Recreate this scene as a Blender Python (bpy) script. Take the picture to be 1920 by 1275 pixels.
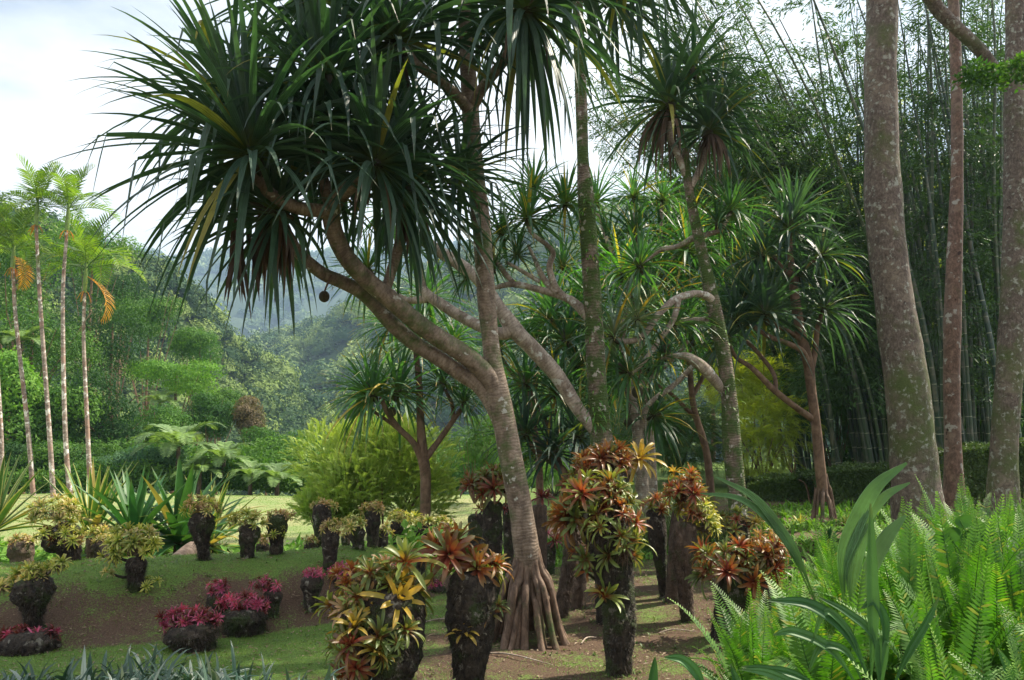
import bpy, math
import numpy as np
R = math.radians
for o in list(bpy.data.objects): bpy.data.objects.remove(o)
sc = bpy.context.scene
COL = sc.collection
# ------------------------------------------------------------ camera
F = 1493.0; CH = 2.0; PITCH = R(6.5)
cd = bpy.data.cameras.new('camera'); cam = bpy.data.objects.new('camera', cd); COL.objects.link(cam)
cd.lens = 28; cd.sensor_width = 36; cd.clip_end = 6000; cd.clip_start = 0.05
cam.location = (0, 0, CH); cam.rotation_euler = (R(90) + PITCH, 0, 0)
sc.camera = cam
sc.view_settings.view_transform = 'Standard'; sc.view_settings.look = 'None'
sc.view_settings.exposure = 1.36; sc.view_settings.gamma = 1
# ------------------------------------------------------------ sky and sun
AZ = R(62); EL = R(50)
w = bpy.data.worlds.new('World'); sc.world = w; w.use_nodes = True
nt = w.node_tree; N = nt.nodes; Lk = nt.links
bg = N['Background']
sky = N.new('ShaderNodeTexSky'); sky.sky_type = 'NISHITA'; sky.sun_disc = False
sky.sun_elevation = EL; sky.sun_rotation = AZ; sky.air_density = 1.2; sky.dust_density = 2.0
tc = N.new('ShaderNodeTexCoord'); mp = N.new('ShaderNodeMapping'); mp.inputs['Scale'].default_value = (1.1, 1.1, 2.6)
mp.inputs['Location'].default_value = (0.35, 0.2, 0.1)
cn = N.new('ShaderNodeTexNoise'); cn.inputs['Scale'].default_value = 1.7; cn.inputs['Detail'].default_value = 7; cn.inputs['Roughness'].default_value = .55
cr = N.new('ShaderNodeValToRGB'); cr.color_ramp.elements[0].position = .36; cr.color_ramp.elements[1].position = .54
cr.color_ramp.elements[0].color = (.3,)*3+(1,)
cmx = N.new('ShaderNodeMixRGB'); cmx.inputs[2].default_value = (9.6, 9.65, 9.7, 1)
Lk.new(tc.outputs['Generated'], mp.inputs[0]); Lk.new(mp.outputs[0], cn.inputs['Vector']); Lk.new(cn.outputs[0], cr.inputs[0])
Lk.new(cr.outputs[0], cmx.inputs[0]); Lk.new(sky.outputs[0], cmx.inputs[1]); Lk.new(cmx.outputs[0], bg.inputs[0])
bg.inputs[1].default_value = 0.056
sl = bpy.data.lights.new('sun', 'SUN'); so = bpy.data.objects.new('sun', sl); COL.objects.link(so)
sl.energy = 4.5; sl.angle = R(.6); sl.color = (1, .91, .75)
so.rotation_euler = (R(90) - EL, 0, -AZ + math.pi)
from mathutils import Vector
_sd = Vector((math.sin(AZ)*math.cos(EL), math.cos(AZ)*math.cos(EL), math.sin(EL)))
so.rotation_euler = _sd.to_track_quat('Z', 'Y').to_euler()
# ------------------------------------------------------------ helpers
rng = np.random.default_rng(7)
def U(a, b, n=None): return rng.uniform(a, b, n)
def nrm(v): return v / np.maximum(np.linalg.norm(v, axis=-1, keepdims=True), 1e-9)
def sm(a, b, x):
    t = np.clip((np.asarray(x, float) - a) / (b - a), 0, 1); return t*t*(3 - 2*t)
def hsh(ix, iy, iz):
    n = (ix*374761393 + iy*668265263 + iz*2147483647*0 + iz*1274126177) & 0xffffffff
    n = ((n ^ (n >> 13)) * 1274126177) & 0xffffffff
    return ((n ^ (n >> 16)) & 0xffff) / 65535.0
def vnoise(p):
    p = np.asarray(p, float); i = np.floor(p).astype(np.int64); f = p - i; f = f*f*(3 - 2*f)
    r = 0
    for a in (0, 1):
        for b in (0, 1):
            for c in (0, 1):
                wt = (f[..., 0] if a else 1-f[..., 0]) * (f[..., 1] if b else 1-f[..., 1]) * (f[..., 2] if c else 1-f[..., 2])
                r = r + wt*hsh(i[..., 0]+a, i[..., 1]+b, i[..., 2]+c)
    return r
def fbm(p, o=4):
    p = np.asarray(p, float); s = 0; a = .5
    for _ in range(o): s = s + a*(vnoise(p)-.5)*2; p = p*2.03 + 17.1; a *= .5
    return s
def n2(x, y, s, o=3):
    x, y = np.broadcast_arrays(np.asarray(x, float), np.asarray(y, float))
    return fbm(np.stack([x*s, y*s, np.zeros_like(x)+3.3], -1), o)
def ray(px, py):
    u = (px-960)/F; v = (637.5-py)/F
    return np.array([u, math.cos(PITCH) - v*math.sin(PITCH), math.sin(PITCH) + v*math.cos(PITCH)])
def P(px, py, D):
    d = ray(px, py); return np.array([0, 0, CH]) + d*(D/d[1])
FX = [-60, -8, -4.9, -3.6, -2.6, -1.9, -1.2, -.5, .5]
FY = [4.5, 6.3, 7.35, 7.75, 8.15, 8.6, 9.5, 10.8, 12.0]
def H(x, y):
    x = np.asarray(x, float); y = np.asarray(y, float)
    lw = 1 - sm(-1.0, 4.0, x)
    left = -.32*sm(10.5, 14, y) - .65*sm(15.5, 20, y) + .12*sm(20, 30, y)
    right = .38*sm(8, 13, y)*sm(1.5, 5, x)
    z = left*lw + right*(1-lw)
    yf = np.interp(x, FX, FY); A = .52*(1 - sm(-2.2, -.2, x)); t = y - yf
    z = z + A*sm(0, 1.5, t)*(1 - sm(2.0, 4.0, t))
    z = z + .34*(1 - sm(2.5, 6.3, y))*(1-sm(-.5, 1, x))                         # near-left bed
    xb = np.interp(y, [0, 4.2, 5.5, 7, 9.5, 12], [.2, .75, 1.3, 2.1, 4.6, 7.5])
    z = z + .62*sm(0, 1.3, x - xb)*(1 - sm(8, 12, y))                              # fern bank
    z = z + .035*n2(x, y, .9) + .012*n2(x, y, 4, 2)*(y < 30)
    e = 40 + 2*n2(x, 0*x, .1)
    return z - 54*sm(e, e + 130, y) - .5*sm(e-6, e+4, y)*(x < 4) 
def G(px, py, mx=60):
    d = ray(px, py); p0 = np.array([0, 0, CH])
    ys = np.arange(1.5, mx, .02); X = d[0]/d[1]*ys; Z = CH + d[2]/d[1]*ys
    k = np.nonzero(Z <= H(X, ys))[0]
    k = k[0] if len(k) else len(ys)-1
    return np.array([X[k], ys[k], float(H(X[k], ys[k]))])
class MB:
    def __init__(s): s.V = []; s.Q = []; s.A = []; s.n = 0
    def add(s, V, Q, A):
        V = np.asarray(V, float).reshape(-1, 3); s.V.append(V); s.Q.append(np.asarray(Q).reshape(-1, 4) + s.n)
        A = np.asarray(A, float); A = np.broadcast_to(A, V.shape) if A.ndim < 2 else A.reshape(-1, 3)
        s.A.append(A); s.n += len(V); return s
    def arr(s): return np.concatenate(s.V), np.concatenate(s.Q), np.concatenate(s.A)
def mesh(name, V, Q, A, mat, smooth=True):
    me = bpy.data.meshes.new(name)
    me.vertices.add(len(V)); me.vertices.foreach_set('co', np.asarray(V, np.float32).ravel())
    me.loops.add(len(Q)*4); me.loops.foreach_set('vertex_index', np.asarray(Q, np.int32).ravel())
    me.polygons.add(len(Q)); me.polygons.foreach_set('loop_start', np.arange(0, len(Q)*4, 4, dtype=np.int32))
    me.polygons.foreach_set('loop_total', np.full(len(Q), 4, np.int32))
    me.polygons.foreach_set('use_smooth', np.full(len(Q), smooth, bool))
    at = me.attributes.new('crd', 'FLOAT_VECTOR', 'POINT'); at.data.foreach_set('vector', np.asarray(A, np.float32).ravel())
    me.materials.append(mat); me.update(calc_edges=True)
    return me
def obj(name, me, parent=None, loc=None, rz=0, sc_=1, rot=None):
    o = bpy.data.objects.new(name, me); COL.objects.link(o)
    if parent: o.parent = parent
    if loc is not None: o.location = [float(a) for a in loc]
    o.rotation_euler = rot if rot is not None else (0, 0, rz)
    o.scale = (sc_,)*3 if not hasattr(sc_, '__len__') else sc_
    return o
def build(name, mb, mat, parent=None, loc=None, smooth=True):
    V, Q, A = mb.arr()
    if loc is not None: V = V - np.asarray(loc)
    o = obj(name, mesh(name, V, Q, A, mat, smooth), parent, None if parent else loc)
    return o
def tag(o, label=None, cat=None, group=None, kind=None):
    if label: o['label'] = label
    if cat: o['category'] = cat
    if group: o['group'] = group
    if kind: o['kind'] = kind
    return o
def empty(name, loc, label, cat, group=None):
    o = bpy.data.objects.new(name, None); COL.objects.link(o); o.location = [float(a) for a in loc]
    o.empty_display_size = .2
    return tag(o, label, cat, group)
# grid quads for rows x cols
def gq(r, c, wrap=False):
    i = np.arange(r-1)[:, None]; j = np.arange(c if wrap else c-1)[None, :]; j2 = (j+1) % c
    return np.stack([i*c+j, i*c+j2, (i+1)*c+j2, (i+1)*c+j], -1).reshape(-1, 4)
def cat_(pts, sub=6):
    p = np.asarray(pts, float)
    if len(p) == 2: t = np.linspace(0, 1, sub+1)[:, None]; return p[0]*(1-t)+p[1]*t
    q = np.vstack([2*p[0]-p[1], p, 2*p[-1]-p[-2]]); out = []
    for i in range(1, len(q)-2):
        for t in np.arange(sub)/sub:
            a, b, c, d = q[i-1:i+3]
            out.append(.5*((2*b)+(-a+c)*t+(2*a-5*b+4*c-d)*t*t+(-a+3*b-3*c+d)*t**3))
    out.append(p[-1]); return np.array(out)
def tube(mb, pts, rad, sides=10, sub=6, rough=.0, ns=3., cap=True, seed=0, cl=False):
    pr = np.column_stack([np.asarray(pts, float), np.asarray(rad, float)])
    c = cat_(pr, sub) if sub > 1 else pr
    p = c[:, :3]; r = np.maximum(c[:, 3], .0005)
    t = nrm(np.gradient(p, axis=0)); L = np.concatenate([[0], np.cumsum(np.linalg.norm(np.diff(p, axis=0), axis=1))])
    if cap: p = np.vstack([p, p[-1]+t[-1]*r[-1]*.25, p[-1]+t[-1]*r[-1]*.3]); t = np.vstack([t, t[-1], t[-1]]); r = np.append(r, [r[-1]*.8, .0005]); L = np.append(L, [L[-1]+.02, L[-1]+.03])
    ref = np.array([0, 1, 0.]) if abs(t[:, 2]).mean() > .5 else np.array([0, 0, 1.])
    a = nrm(np.cross(t, ref)); b = np.cross(t, a)
    th = np.linspace(0, 2*np.pi, sides, endpoint=False)
    ring = a[:, None]*np.cos(th)[None, :, None] + b[:, None]*np.sin(th)[None, :, None]
    V = p[:, None] + ring*r[:, None, None]
    if rough: V = V + ring*(r[:, None]*rough*(fbm(V*ns + seed*7.7, 4) + (.55*fbm(V*ns*4.3 + seed, 3) if rough > .15 else 0)))[..., None]
    A = np.stack([np.broadcast_to(L[:, None], V.shape[:2]), np.broadcast_to(th[None]/6.283, V.shape[:2]), np.full(V.shape[:2], (seed*.37) % 1)], -1)
    mb.add(V, gq(len(p), sides, True), A.reshape(-1, 3)); return mb
def straps(B, D, L, W, droop, seg=6, prof='strap', V=.3, kink=None, rnd=None, twist=0, flat=False, g=1.):
    """many leaf blades at once: B bases, D directions"""
    B = np.asarray(B, float); n = len(B); D = nrm(np.asarray(D, float)); L = np.broadcast_to(L, n).astype(float); W = np.broadcast_to(W, n); droop = np.broadcast_to(droop, n)
    hz = D.copy(); hz[:, 2] = 0; bad = np.linalg.norm(hz, axis=1) < .05
    an = U(0, 6.28, n); hz[bad] = np.stack([np.cos(an), np.sin(an), 0*an], -1)[bad]
    S = nrm(np.cross(nrm(hz), [0, 0, 1.]))
    if twist:
        ta = rng.normal(0, twist, n)[:, None]; S = nrm(S*np.cos(ta) + np.cross(D, S)*np.sin(ta))
    rnd = U(0, 1, n) if rnd is None else rnd
    pos = B.copy(); d = D.copy(); Vs = []; As = []
    kk = None if kink is None else np.where(U(0, 1, n) < kink, rng.integers(max(2, seg//3), seg, n), -1)
    for k in range(seg+1):
        t = k/seg
        if prof == 'strap': wv = min(1, .55+t*3)*(1-max(0, (t-.35)/.65)**1.6) + .02
        elif prof == 'brom': wv = (.75+.35*math.sin(t*2.6))*(1 if t < .72 else math.sqrt(max(0.0, 1-((t-.72)/.28)**2))) + .03
        elif prof == 'lance': wv = math.sin(math.pi*min(1, t*.93+.07))**.8 + .03
        elif prof == 'grass': wv = 1-t*.95
        w_ = (W*wv/2)[:, None]; nn = np.cross(S, d)
        nn = np.where(nn[:, 2:3] < 0, nn, nn)
        e = nn*V*w_*1.2
        if flat: Vs.append(np.stack([pos-S*w_, pos+S*w_], 1)); ac = [-1, 1]
        else: Vs.append(np.stack([pos-S*w_+e, pos, pos+S*w_+e], 1)); ac = [-1, 0, 1]
        As.append(np.stack([np.full((n, len(ac)), t), np.broadcast_to(ac, (n, len(ac))), np.repeat(rnd[:, None], len(ac), 1)], -1))
        if k < seg:
            d = nrm(d + np.array([0, 0, -1.])*(droop*g*(.25+1.5*t)/seg)[:, None])
            if kk is not None:
                m = kk == k; d[m] = nrm(d[m]*.35 + np.array([0, 0, -1.]) + rng.normal(0, .12, (m.sum(), 3)))
            S = nrm(S - d*np.sum(S*d, 1, keepdims=True))
            pos = pos + d*(L/seg)[:, None]
    c = 2 if flat else 3
    Vv = np.stack(Vs, 1).reshape(n, -1, 3); Av = np.stack(As, 1).reshape(n, -1, 3)
    Q = gq(seg+1, c)[None] + (np.arange(n)*(seg+1)*c)[:, None, None]
    return Vv.reshape(-1, 3), Q.reshape(-1, 4), Av.reshape(-1, 3)
def fan(n, a0, a1, tilt=0, p=1.0, jit=.08):
    """n directions, polar angle a0..a1 deg from the axis; axis tilted by tilt deg towards +X. inner first"""
    i = (np.arange(n)+.5)/n; th = R(a0) + (R(a1)-R(a0))*i**p + rng.normal(0, jit, n); ph = np.arange(n)*2.39996 + rng.normal(0, .12, n)
    d = np.stack([np.sin(th)*np.cos(ph), np.sin(th)*np.sin(ph), np.cos(th)], -1)
    t = R(tilt); x = d[:, 0]*math.cos(t) + d[:, 2]*math.sin(t); z = -d[:, 0]*math.sin(t) + d[:, 2]*math.cos(t)
    return np.stack([x, d[:, 1], z], -1), i
def leaves(Pp, D, Nn, L, W, rnd, cl=0.5):
    """one ovate folded quad per leaf"""
    D = nrm(D); S = nrm(np.cross(D, Nn)); n = len(Pp); L = np.broadcast_to(L, n)[:, None]; W = np.broadcast_to(W, n)[:, None]
    up = nrm(np.cross(S, D))
    V = np.stack([Pp, Pp + D*L*.45 + S*W*.5 + up*W*.12, Pp + D*L - up*L*.08, Pp + D*L*.45 - S*W*.5 + up*W*.12], 1)
    A = np.zeros((n, 4, 3)); A[:, :, 0] = [0, .45, 1, .45]; A[:, :, 1] = cl if np.isscalar(cl) else np.asarray(cl)[:, None]; A[:, :, 2] = np.asarray(rnd)[:, None]
    return V.reshape(-1, 3), np.arange(n*4).reshape(-1, 4), A.reshape(-1, 3)
def inst(T, pos, scale=1., rz=None, tilt=None, rnd=None):
    """numeric copies of template T=(V,Q,A): scale, tilt about x, turn about z, move"""
    V, Q, A = T; n = len(pos); scale = np.broadcast_to(scale, n); rz = U(0, 6.28, n) if rz is None else np.broadcast_to(rz, n); tilt = np.zeros(n) if tilt is None else np.broadcast_to(tilt, n)
    c, s = np.cos(tilt)[:, None], np.sin(tilt)[:, None]
    x = V[None, :, 0]*np.ones((n, 1)); y = V[:, 1][None]*c - V[:, 2][None]*s; z = V[:, 1][None]*s + V[:, 2][None]*c
    c, s = np.cos(rz)[:, None], np.sin(rz)[:, None]
    W = np.stack([x*c-y*s, x*s+y*c, z], -1)*scale[:, None, None] + np.asarray(pos)[:, None]
    AA = np.repeat(A[None], n, 0).copy()
    if rnd is not None: AA[:, :, 2] = (AA[:, :, 2]*.35 + np.asarray(rnd)[:, None]*.65)
    QQ = Q[None] + (np.arange(n)*len(V))[:, None, None]
    return W.reshape(-1, 3), QQ.reshape(-1, 4), AA.reshape(-1, 3)
# ------------------------------------------------------------ materials
def newmat(name):
    m = bpy.data.materials.new(name); m.use_nodes = True; nt = m.node_tree; nt.nodes.clear()
    return m, nt
def mixc(nt, f, a, b, blend='MIX'):
    n = nt.nodes.new('ShaderNodeMixRGB'); n.blend_type = blend
    for i, v in ((0, f), (1, a), (2, b)):
        if isinstance(v, (int, float)): n.inputs[i].default_value = v if i == 0 else (v, v, v, 1)
        elif isinstance(v, tuple): n.inputs[i].default_value = v + (1,) if len(v) == 3 else v
        else: nt.links.new(v, n.inputs[i])
    return n.outputs[0]
def ramp(nt, f, a, b):
    n = nt.nodes.new('ShaderNodeMapRange'); n.inputs[1].default_value = a; n.inputs[2].default_value = b; nt.links.new(f, n.inputs[0]); return n.outputs[0]
def math_(nt, op, a, b=0.):
    n = nt.nodes.new('ShaderNodeMath'); n.operation = op
    for i, v in ((0, a), (1, b)):
        if isinstance(v, (int, float)): n.inputs[i].default_value = v
        else: nt.links.new(v, n.inputs[i])
    return n.outputs[0]
def crd(nt):
    a = nt.nodes.new('ShaderNodeAttribute'); a.attribute_name = 'crd'; s = nt.nodes.new('ShaderNodeSeparateXYZ'); nt.links.new(a.outputs['Vector'], s.inputs[0]); return s.outputs
def noise(nt, scale, detail=4, vec=None, rough=.6, dist=0):
    n = nt.nodes.new('ShaderNodeTexNoise'); n.inputs['Scale'].default_value = scale; n.inputs['Detail'].default_value = detail; n.inputs['Roughness'].default_value = rough; n.inputs['Distortion'].default_value = dist
    if vec is None:
        t = nt.nodes.new('ShaderNodeNewGeometry').outputs['Position']
    else: t = vec
    nt.links.new(t, n.inputs['Vector']); return n.outputs[0]
def finish(m, nt, col, rough=.6, trans=0., bump=None, bs=.3, bd=.02, spec=.5, tcol=None):
    b = nt.nodes.new('ShaderNodeBsdfPrincipled'); out = nt.nodes.new('ShaderNodeOutputMaterial')
    if isinstance(col, tuple): b.inputs['Base Color'].default_value = col + (1,)
    else: nt.links.new(col, b.inputs['Base Color'])
    if isinstance(rough, float): b.inputs['Roughness'].default_value = rough
    else: nt.links.new(rough, b.inputs['Roughness'])
    b.inputs['Specular IOR Level'].default_value = spec
    if bump is not None:
        bn = nt.nodes.new('ShaderNodeBump'); bn.inputs['Strength'].default_value = bs; bn.inputs['Distance'].default_value = bd
        nt.links.new(bump, bn.inputs['Height']); nt.links.new(bn.outputs[0], b.inputs['Normal'])
    sh = b.outputs[0]
    if trans:
        tr = nt.nodes.new('ShaderNodeBsdfTranslucent'); mx = nt.nodes.new('ShaderNodeMixShader'); mx.inputs[0].default_value = trans
        c2 = mixc(nt, 1., col, tcol or (1.5, 1.5, .6), 'MULTIPLY'); nt.links.new(c2, tr.inputs[0])
        nt.links.new(b.outputs[0], mx.inputs[1]); nt.links.new(tr.outputs[0], mx.inputs[2]); sh = mx.outputs[0]
    nt.links.new(sh, out.inputs[0]); return m
def leafmat(name, c1, c2, tip=None, t0=.6, t1=1., base=None, b1=.3, rough=.42, trans=.25, stripe=0, edge=None, odd=None, oddp=.93, spec=.5, tcol=None, objvar=.5, spots=None):
    m, nt = newmat(name); X, Y, Z = crd(nt)
    oi = nt.nodes.new('ShaderNodeObjectInfo').outputs['Random']
    f = math_(nt, 'FRACT', math_(nt, 'ADD', Z, math_(nt, 'MULTIPLY', oi, objvar)))
    c = mixc(nt, Z, c1, c2)
    if odd: c = mixc(nt, math_(nt, 'GREATER_THAN', f, oddp), c, odd)
    nz = noise(nt, 6., 3)
    if tip:
        tt = math_(nt, 'ADD', X, math_(nt, 'MULTIPLY', math_(nt, 'SUBTRACT', nz, .5), .35)); c = mixc(nt, ramp(nt, tt, t0, t1), c, tip)
    if base: c = mixc(nt, ramp(nt, X, b1, 0.), c, base)
    if edge: c = mixc(nt, ramp(nt, math_(nt, 'ABSOLUTE', Y), .62, .85), c, edge)
    if spots: c = mixc(nt, ramp(nt, noise(nt, 45., 2), .62, .68), c, spots)
    c = mixc(nt, ramp(nt, nz, .3, .7), mixc(nt, 1., c, (.72, .72, .72), 'MULTIPLY'), mixc(nt, 1., c, (1.2, 1.2, 1.2), 'MULTIPLY'))
    c = mixc(nt, oi, mixc(nt, 1., c, (.74, .76, .80), 'MULTIPLY'), mixc(nt, 1., c, (1.24, 1.20, 1.10), 'MULTIPLY'))
    bump = None
    if stripe:
        bump = math_(nt, 'SINE', math_(nt, 'MULTIPLY', Y, float(stripe)))
    return finish(m, nt, c, rough, trans, bump, .5, .004, spec, tcol)
def barkmat(name, c1, c2, rings=0, moss=None, mlo=.5, mhi=.6, lich=None, llo=.62, lhi=.66, sc1=8., bs=.6, bd=.02, rough=.8, stretch=(1, 1, .4), lsc=9., msc=2.2, band=None, spotc=None):
    m, nt = newmat(name); X, Y, Z = crd(nt)
    g = nt.nodes.new('ShaderNodeNewGeometry').outputs['Position']; mp = nt.nodes.new('ShaderNodeMapping'); mp.inputs['Scale'].default_value = stretch; nt.links.new(g, mp.inputs[0]); v = mp.outputs[0]
    a = noise(nt, sc1, 6, v, .65); c = mixc(nt, ramp(nt, a, .3, .7), c1, c2)
    h = a
    if rings:
        wv = math_(nt, 'SINE', math_(nt, 'MULTIPLY', math_(nt, 'ADD', X, math_(nt, 'MULTIPLY', noise(nt, 9., 3), .09)), float(rings)))
        h = math_(nt, 'ADD', math_(nt, 'MULTIPLY', wv, .16), a); c = mixc(nt, ramp(nt, wv, -.4, -1.), c, mixc(nt, 1., c, (.80, .77, .75), 'MULTIPLY'))
    if band: c = mixc(nt, ramp(nt, noise(nt, 1.3, 3, g), .48, .6), c, band)
    if spotc:
        c = mixc(nt, ramp(nt, noise(nt, 3.2, 2, g, .5), .71, .73), c, spotc)
    mo = noise(nt, sc1*.28, 5, g, .7, 1.2); c = mixc(nt, ramp(nt, mo, .38, .62), mixc(nt, 1., c, (.62, .58, .56), 'MULTIPLY'), mixc(nt, 1., c, (1.22, 1.2, 1.18), 'MULTIPLY'))
    h = math_(nt, 'ADD', h, math_(nt, 'MULTIPLY', mo, .8))
    if moss:
        mn = noise(nt, msc, 5, g, .7); mf = ramp(nt, mn, mlo, mhi); c = mixc(nt, mf, c, mixc(nt, noise(nt, 40., 2, g), moss, tuple(k*2.3 for k in moss)))
        h = math_(nt, 'ADD', h, math_(nt, 'MULTIPLY', math_(nt, 'MULTIPLY', mf, noise(nt, 60., 3, g)), .8))
    if lich:
        ln = noise(nt, lsc, 5, g, .6); c = mixc(nt, ramp(nt, ln, llo, lhi), c, lich)
    return finish(m, nt, c, rough, 0, h, bs, bd, .3)
M = {}
# foliage of the nearer plants
M['pand'] = leafmat('pandanus_leaf', (.032, .070, .050), (.072, .120, .082), tip=(.20, .13, .05), t0=.93, t1=1.12, base=(.15, .17, .05), b1=.16, rough=.44, trans=.24, stripe=13, odd=(.26, .23, .05), oddp=.965, tcol=(1.4, 2.0, .6), spec=.4)
M['pandfar'] = leafmat('pandanus_leaf_far', (.045, .115, .055), (.085, .19, .075), tip=(.40, .24, .05), t0=.80, t1=1.0, base=(.17, .2, .06), b1=.2, rough=.4, trans=.3, stripe=9, odd=(.38, .28, .04), oddp=.95, tcol=(1.6, 2.0, .5))
M['pandbright'] = leafmat('pandanus_leaf_bright', (.06, .19, .04), (.10, .26, .05), tip=(.4, .3, .06), t0=.85, t1=1.05, base=(.2, .25, .08), rough=.38, trans=.35, stripe=9, odd=(.4, .3, .05), oddp=.93, tcol=(1.6, 2.0, .5))
M['pandgrey'] = leafmat('pandanus_leaf_grey', (.07, .15, .09), (.12, .19, .11), tip=(.45, .33, .1), t0=.8, t1=1., base=(.25, .28, .16), rough=.35, trans=.25, stripe=9, odd=(.42, .3, .05), oddp=.9)
M['dead'] = leafmat('dead_leaf', (.085, .05, .032), (.20, .13, .085), rough=.7, trans=.1, stripe=7, tcol=(1.2, 1, .8))
M['core'] = leafmat('leaf_base', (.05, .045, .02), (.10, .08, .03), rough=.7, trans=0)
M['ptrunk'] = barkmat('pandanus_bark', (.12, .088, .062), (.32, .25, .19), rings=190, moss=(.035, .055, .012), mlo=.50, mhi=.66, lich=(.42, .40, .34), llo=.64, lhi=.68, sc1=14., bs=.7, bd=.010, rough=.7)
M['proot'] = barkmat('stilt_root_bark', (.075, .05, .034), (.23, .155, .11), rings=0, moss=(.03, .05, .012), mlo=.55, mhi=.7, sc1=26., bs=.6, bd=.01, rough=.7, stretch=(1, 1, .3))
M['mossy'] = barkmat('mossy_bark', (.10, .075, .05), (.26, .20, .16), rings=160, moss=(.035, .055, .012), mlo=.40, mhi=.52, lich=(.40, .36, .30), llo=.60, lhi=.64, sc1=12., bs=.9, bd=.02, msc=3.)
M['pbranch'] = barkmat('pale_branch_bark', (.20, .155, .12), (.48, .41, .34), rings=150, moss=(.05, .07, .02), mlo=.6, mhi=.7, lich=(.5, .48, .42), llo=.58, lhi=.63, sc1=12., bs=.5, bd=.01)
M['thin'] = barkmat('slender_bark', (.11, .065, .04), (.23, .15, .10), moss=(.04, .05, .015), mlo=.58, mhi=.7, sc1=12., bs=.5, bd=.01)
M['stump'] = barkmat('fern_stump_bark', (.008, .006, .005), (.085, .066, .05), moss=(.03, .042, .012), mlo=.50, mhi=.60, lich=(.22, .20, .16), llo=.59, lhi=.66, sc1=26., bs=1., bd=.05, msc=4., stretch=(1, 1, .6), lsc=14.)
M['stumpb'] = barkmat('brown_stump_bark', (.05, .035, .026), (.16, .115, .085), moss=(.03, .042, .012), mlo=.56, mhi=.68, sc1=20., bs=1., bd=.04, msc=4., stretch=(1, 1, .3))
M['big'] = barkmat('smooth_red_bark', (.065, .048, .038), (.185, .145, .118), moss=(.045, .058, .015), mlo=.50, mhi=.66, lich=(.30, .30, .25), llo=.56, lhi=.66, sc1=34., bs=.8, bd=.02, rough=.75, stretch=(1, 1, .45), lsc=11., msc=1.0, band=(.165, .13, .10), spotc=(.04, .022, .016))
M['bigor'] = barkmat('orange_red_bark', (.085, .048, .034), (.22, .135, .098), moss=(.05, .05, .018), mlo=.6, mhi=.75, lich=(.32, .30, .26), llo=.60, lhi=.64, sc1=26., bs=.5, bd=.01, rough=.65, stretch=(1, 1, .5), lsc=4.5, band=(.19, .13, .10), spotc=(.05, .025, .018))
M['palmt'] = barkmat('palm_bark', (.16, .12, .10), (.46, .39, .35), rings=26, sc1=5., bs=.3, bd=.01, band=(.30, .20, .16), lich=(.65, .60, .56), llo=.56, lhi=.6, stretch=(1, 1, 2.2), lsc=4.)
M['culm'] = None
M['log'] = barkmat('log_bark', (.12, .085, .065), (.26, .20, .16), rings=60, sc1=14., bs=.6, bd=.02)
def brom(name, a, b, tip, base, odd=None, t0=.35, t1=1.):
    return leafmat(name, a, b, tip=tip, t0=t0, t1=t1, base=base, b1=.4, rough=.42, trans=.28, stripe=0, odd=odd, oddp=.85, objvar=1., tcol=(1.6, 1.4, .7), spec=.45)
M['cream'] = brom('cream_bromeliad', (.16, .24, .05), (.42, .42, .12), (.60, .42, .20), (.12, .2, .04))
M['lime'] = brom('lime_bromeliad', (.16, .27, .04), (.36, .42, .07), (.50, .46, .12), (.10, .16, .03))
M['peach'] = brom('peach_bromeliad', (.20, .18, .06), (.44, .30, .14), (.50, .29, .18), (.18, .2, .06))
M['olive'] = brom('olive_orange_bromeliad', (.08, .13, .03), (.19, .21, .05), (.17, .23, .05), (.26, .055, .026), odd=(.30, .20, .04))
M['orange'] = brom('orange_bromeliad', (.22, .055, .024), (.38, .12, .04), (.20, .14, .04), (.16, .03, .018), odd=(.22, .20, .05))
M['red'] = brom('dark_red_bromeliad', (.16, .030, .018), (.30, .065, .03), (.14, .12, .035), (.10, .018, .014), odd=(.16, .19, .05))
M['yellow'] = brom('yellow_bromeliad', (.30, .27, .035), (.46, .34, .05), (.42, .27, .05), (.30, .14, .03))
M['pink'] = brom('magenta_bromeliad', (.40, .05, .14), (.62, .13, .28), (.16, .05, .05), (.72, .22, .36), t0=.66, odd=(.16, .10, .04))
M['maroon'] = brom('maroon_bromeliad', (.09, .012, .02), (.16, .03, .03), (.14, .05, .03), (.10, .02, .03))
M['fern'] = leafmat('sword_fern', (.035, .125, .013), (.11, .24, .022), tip=(.20, .34, .05), t0=.7, t1=1.1, rough=.55, trans=.26, objvar=.6, tcol=(1.4, 1.8, .5), odd=(.24, .25, .04), oddp=.95)
M['strapl'] = leafmat('strap_leaf', (.04, .12, .035), (.07, .17, .05), tip=(.13, .18, .06), t0=.9, t1=1.1, base=(.07, .18, .05), rough=.48, trans=.2, stripe=6, spec=.22)
M['ribl'] = leafmat('ribbed_leaf', (.09, .21, .08), (.14, .27, .11), rough=.42, trans=.3, stripe=44, base=(.10, .25, .04))
M['silver'] = leafmat('silver_blade', (.03, .085, .05), (.11, .18, .13), rough=.34, trans=.15, stripe=5, odd=(.30, .36, .30), oddp=.9)
M['furc'] = leafmat('furcraea_leaf', (.05, .14, .035), (.10, .21, .045), tip=(.12, .16, .04), t0=.8, t1=1.1, edge=(.42, .40, .14), rough=.55, trans=.22, odd=(.40, .30, .10), oddp=.95)
M['furcg'] = leafmat('green_agave_leaf', (.03, .12, .035), (.07, .18, .045), tip=(.10, .12, .04), t0=.85, t1=1.1, rough=.52, trans=.2, odd=(.3, .26, .08), oddp=.95)
M['grass'] = leafmat('grass_blade', (.08, .18, .025), (.18, .30, .045), rough=.55, trans=.3)
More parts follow.
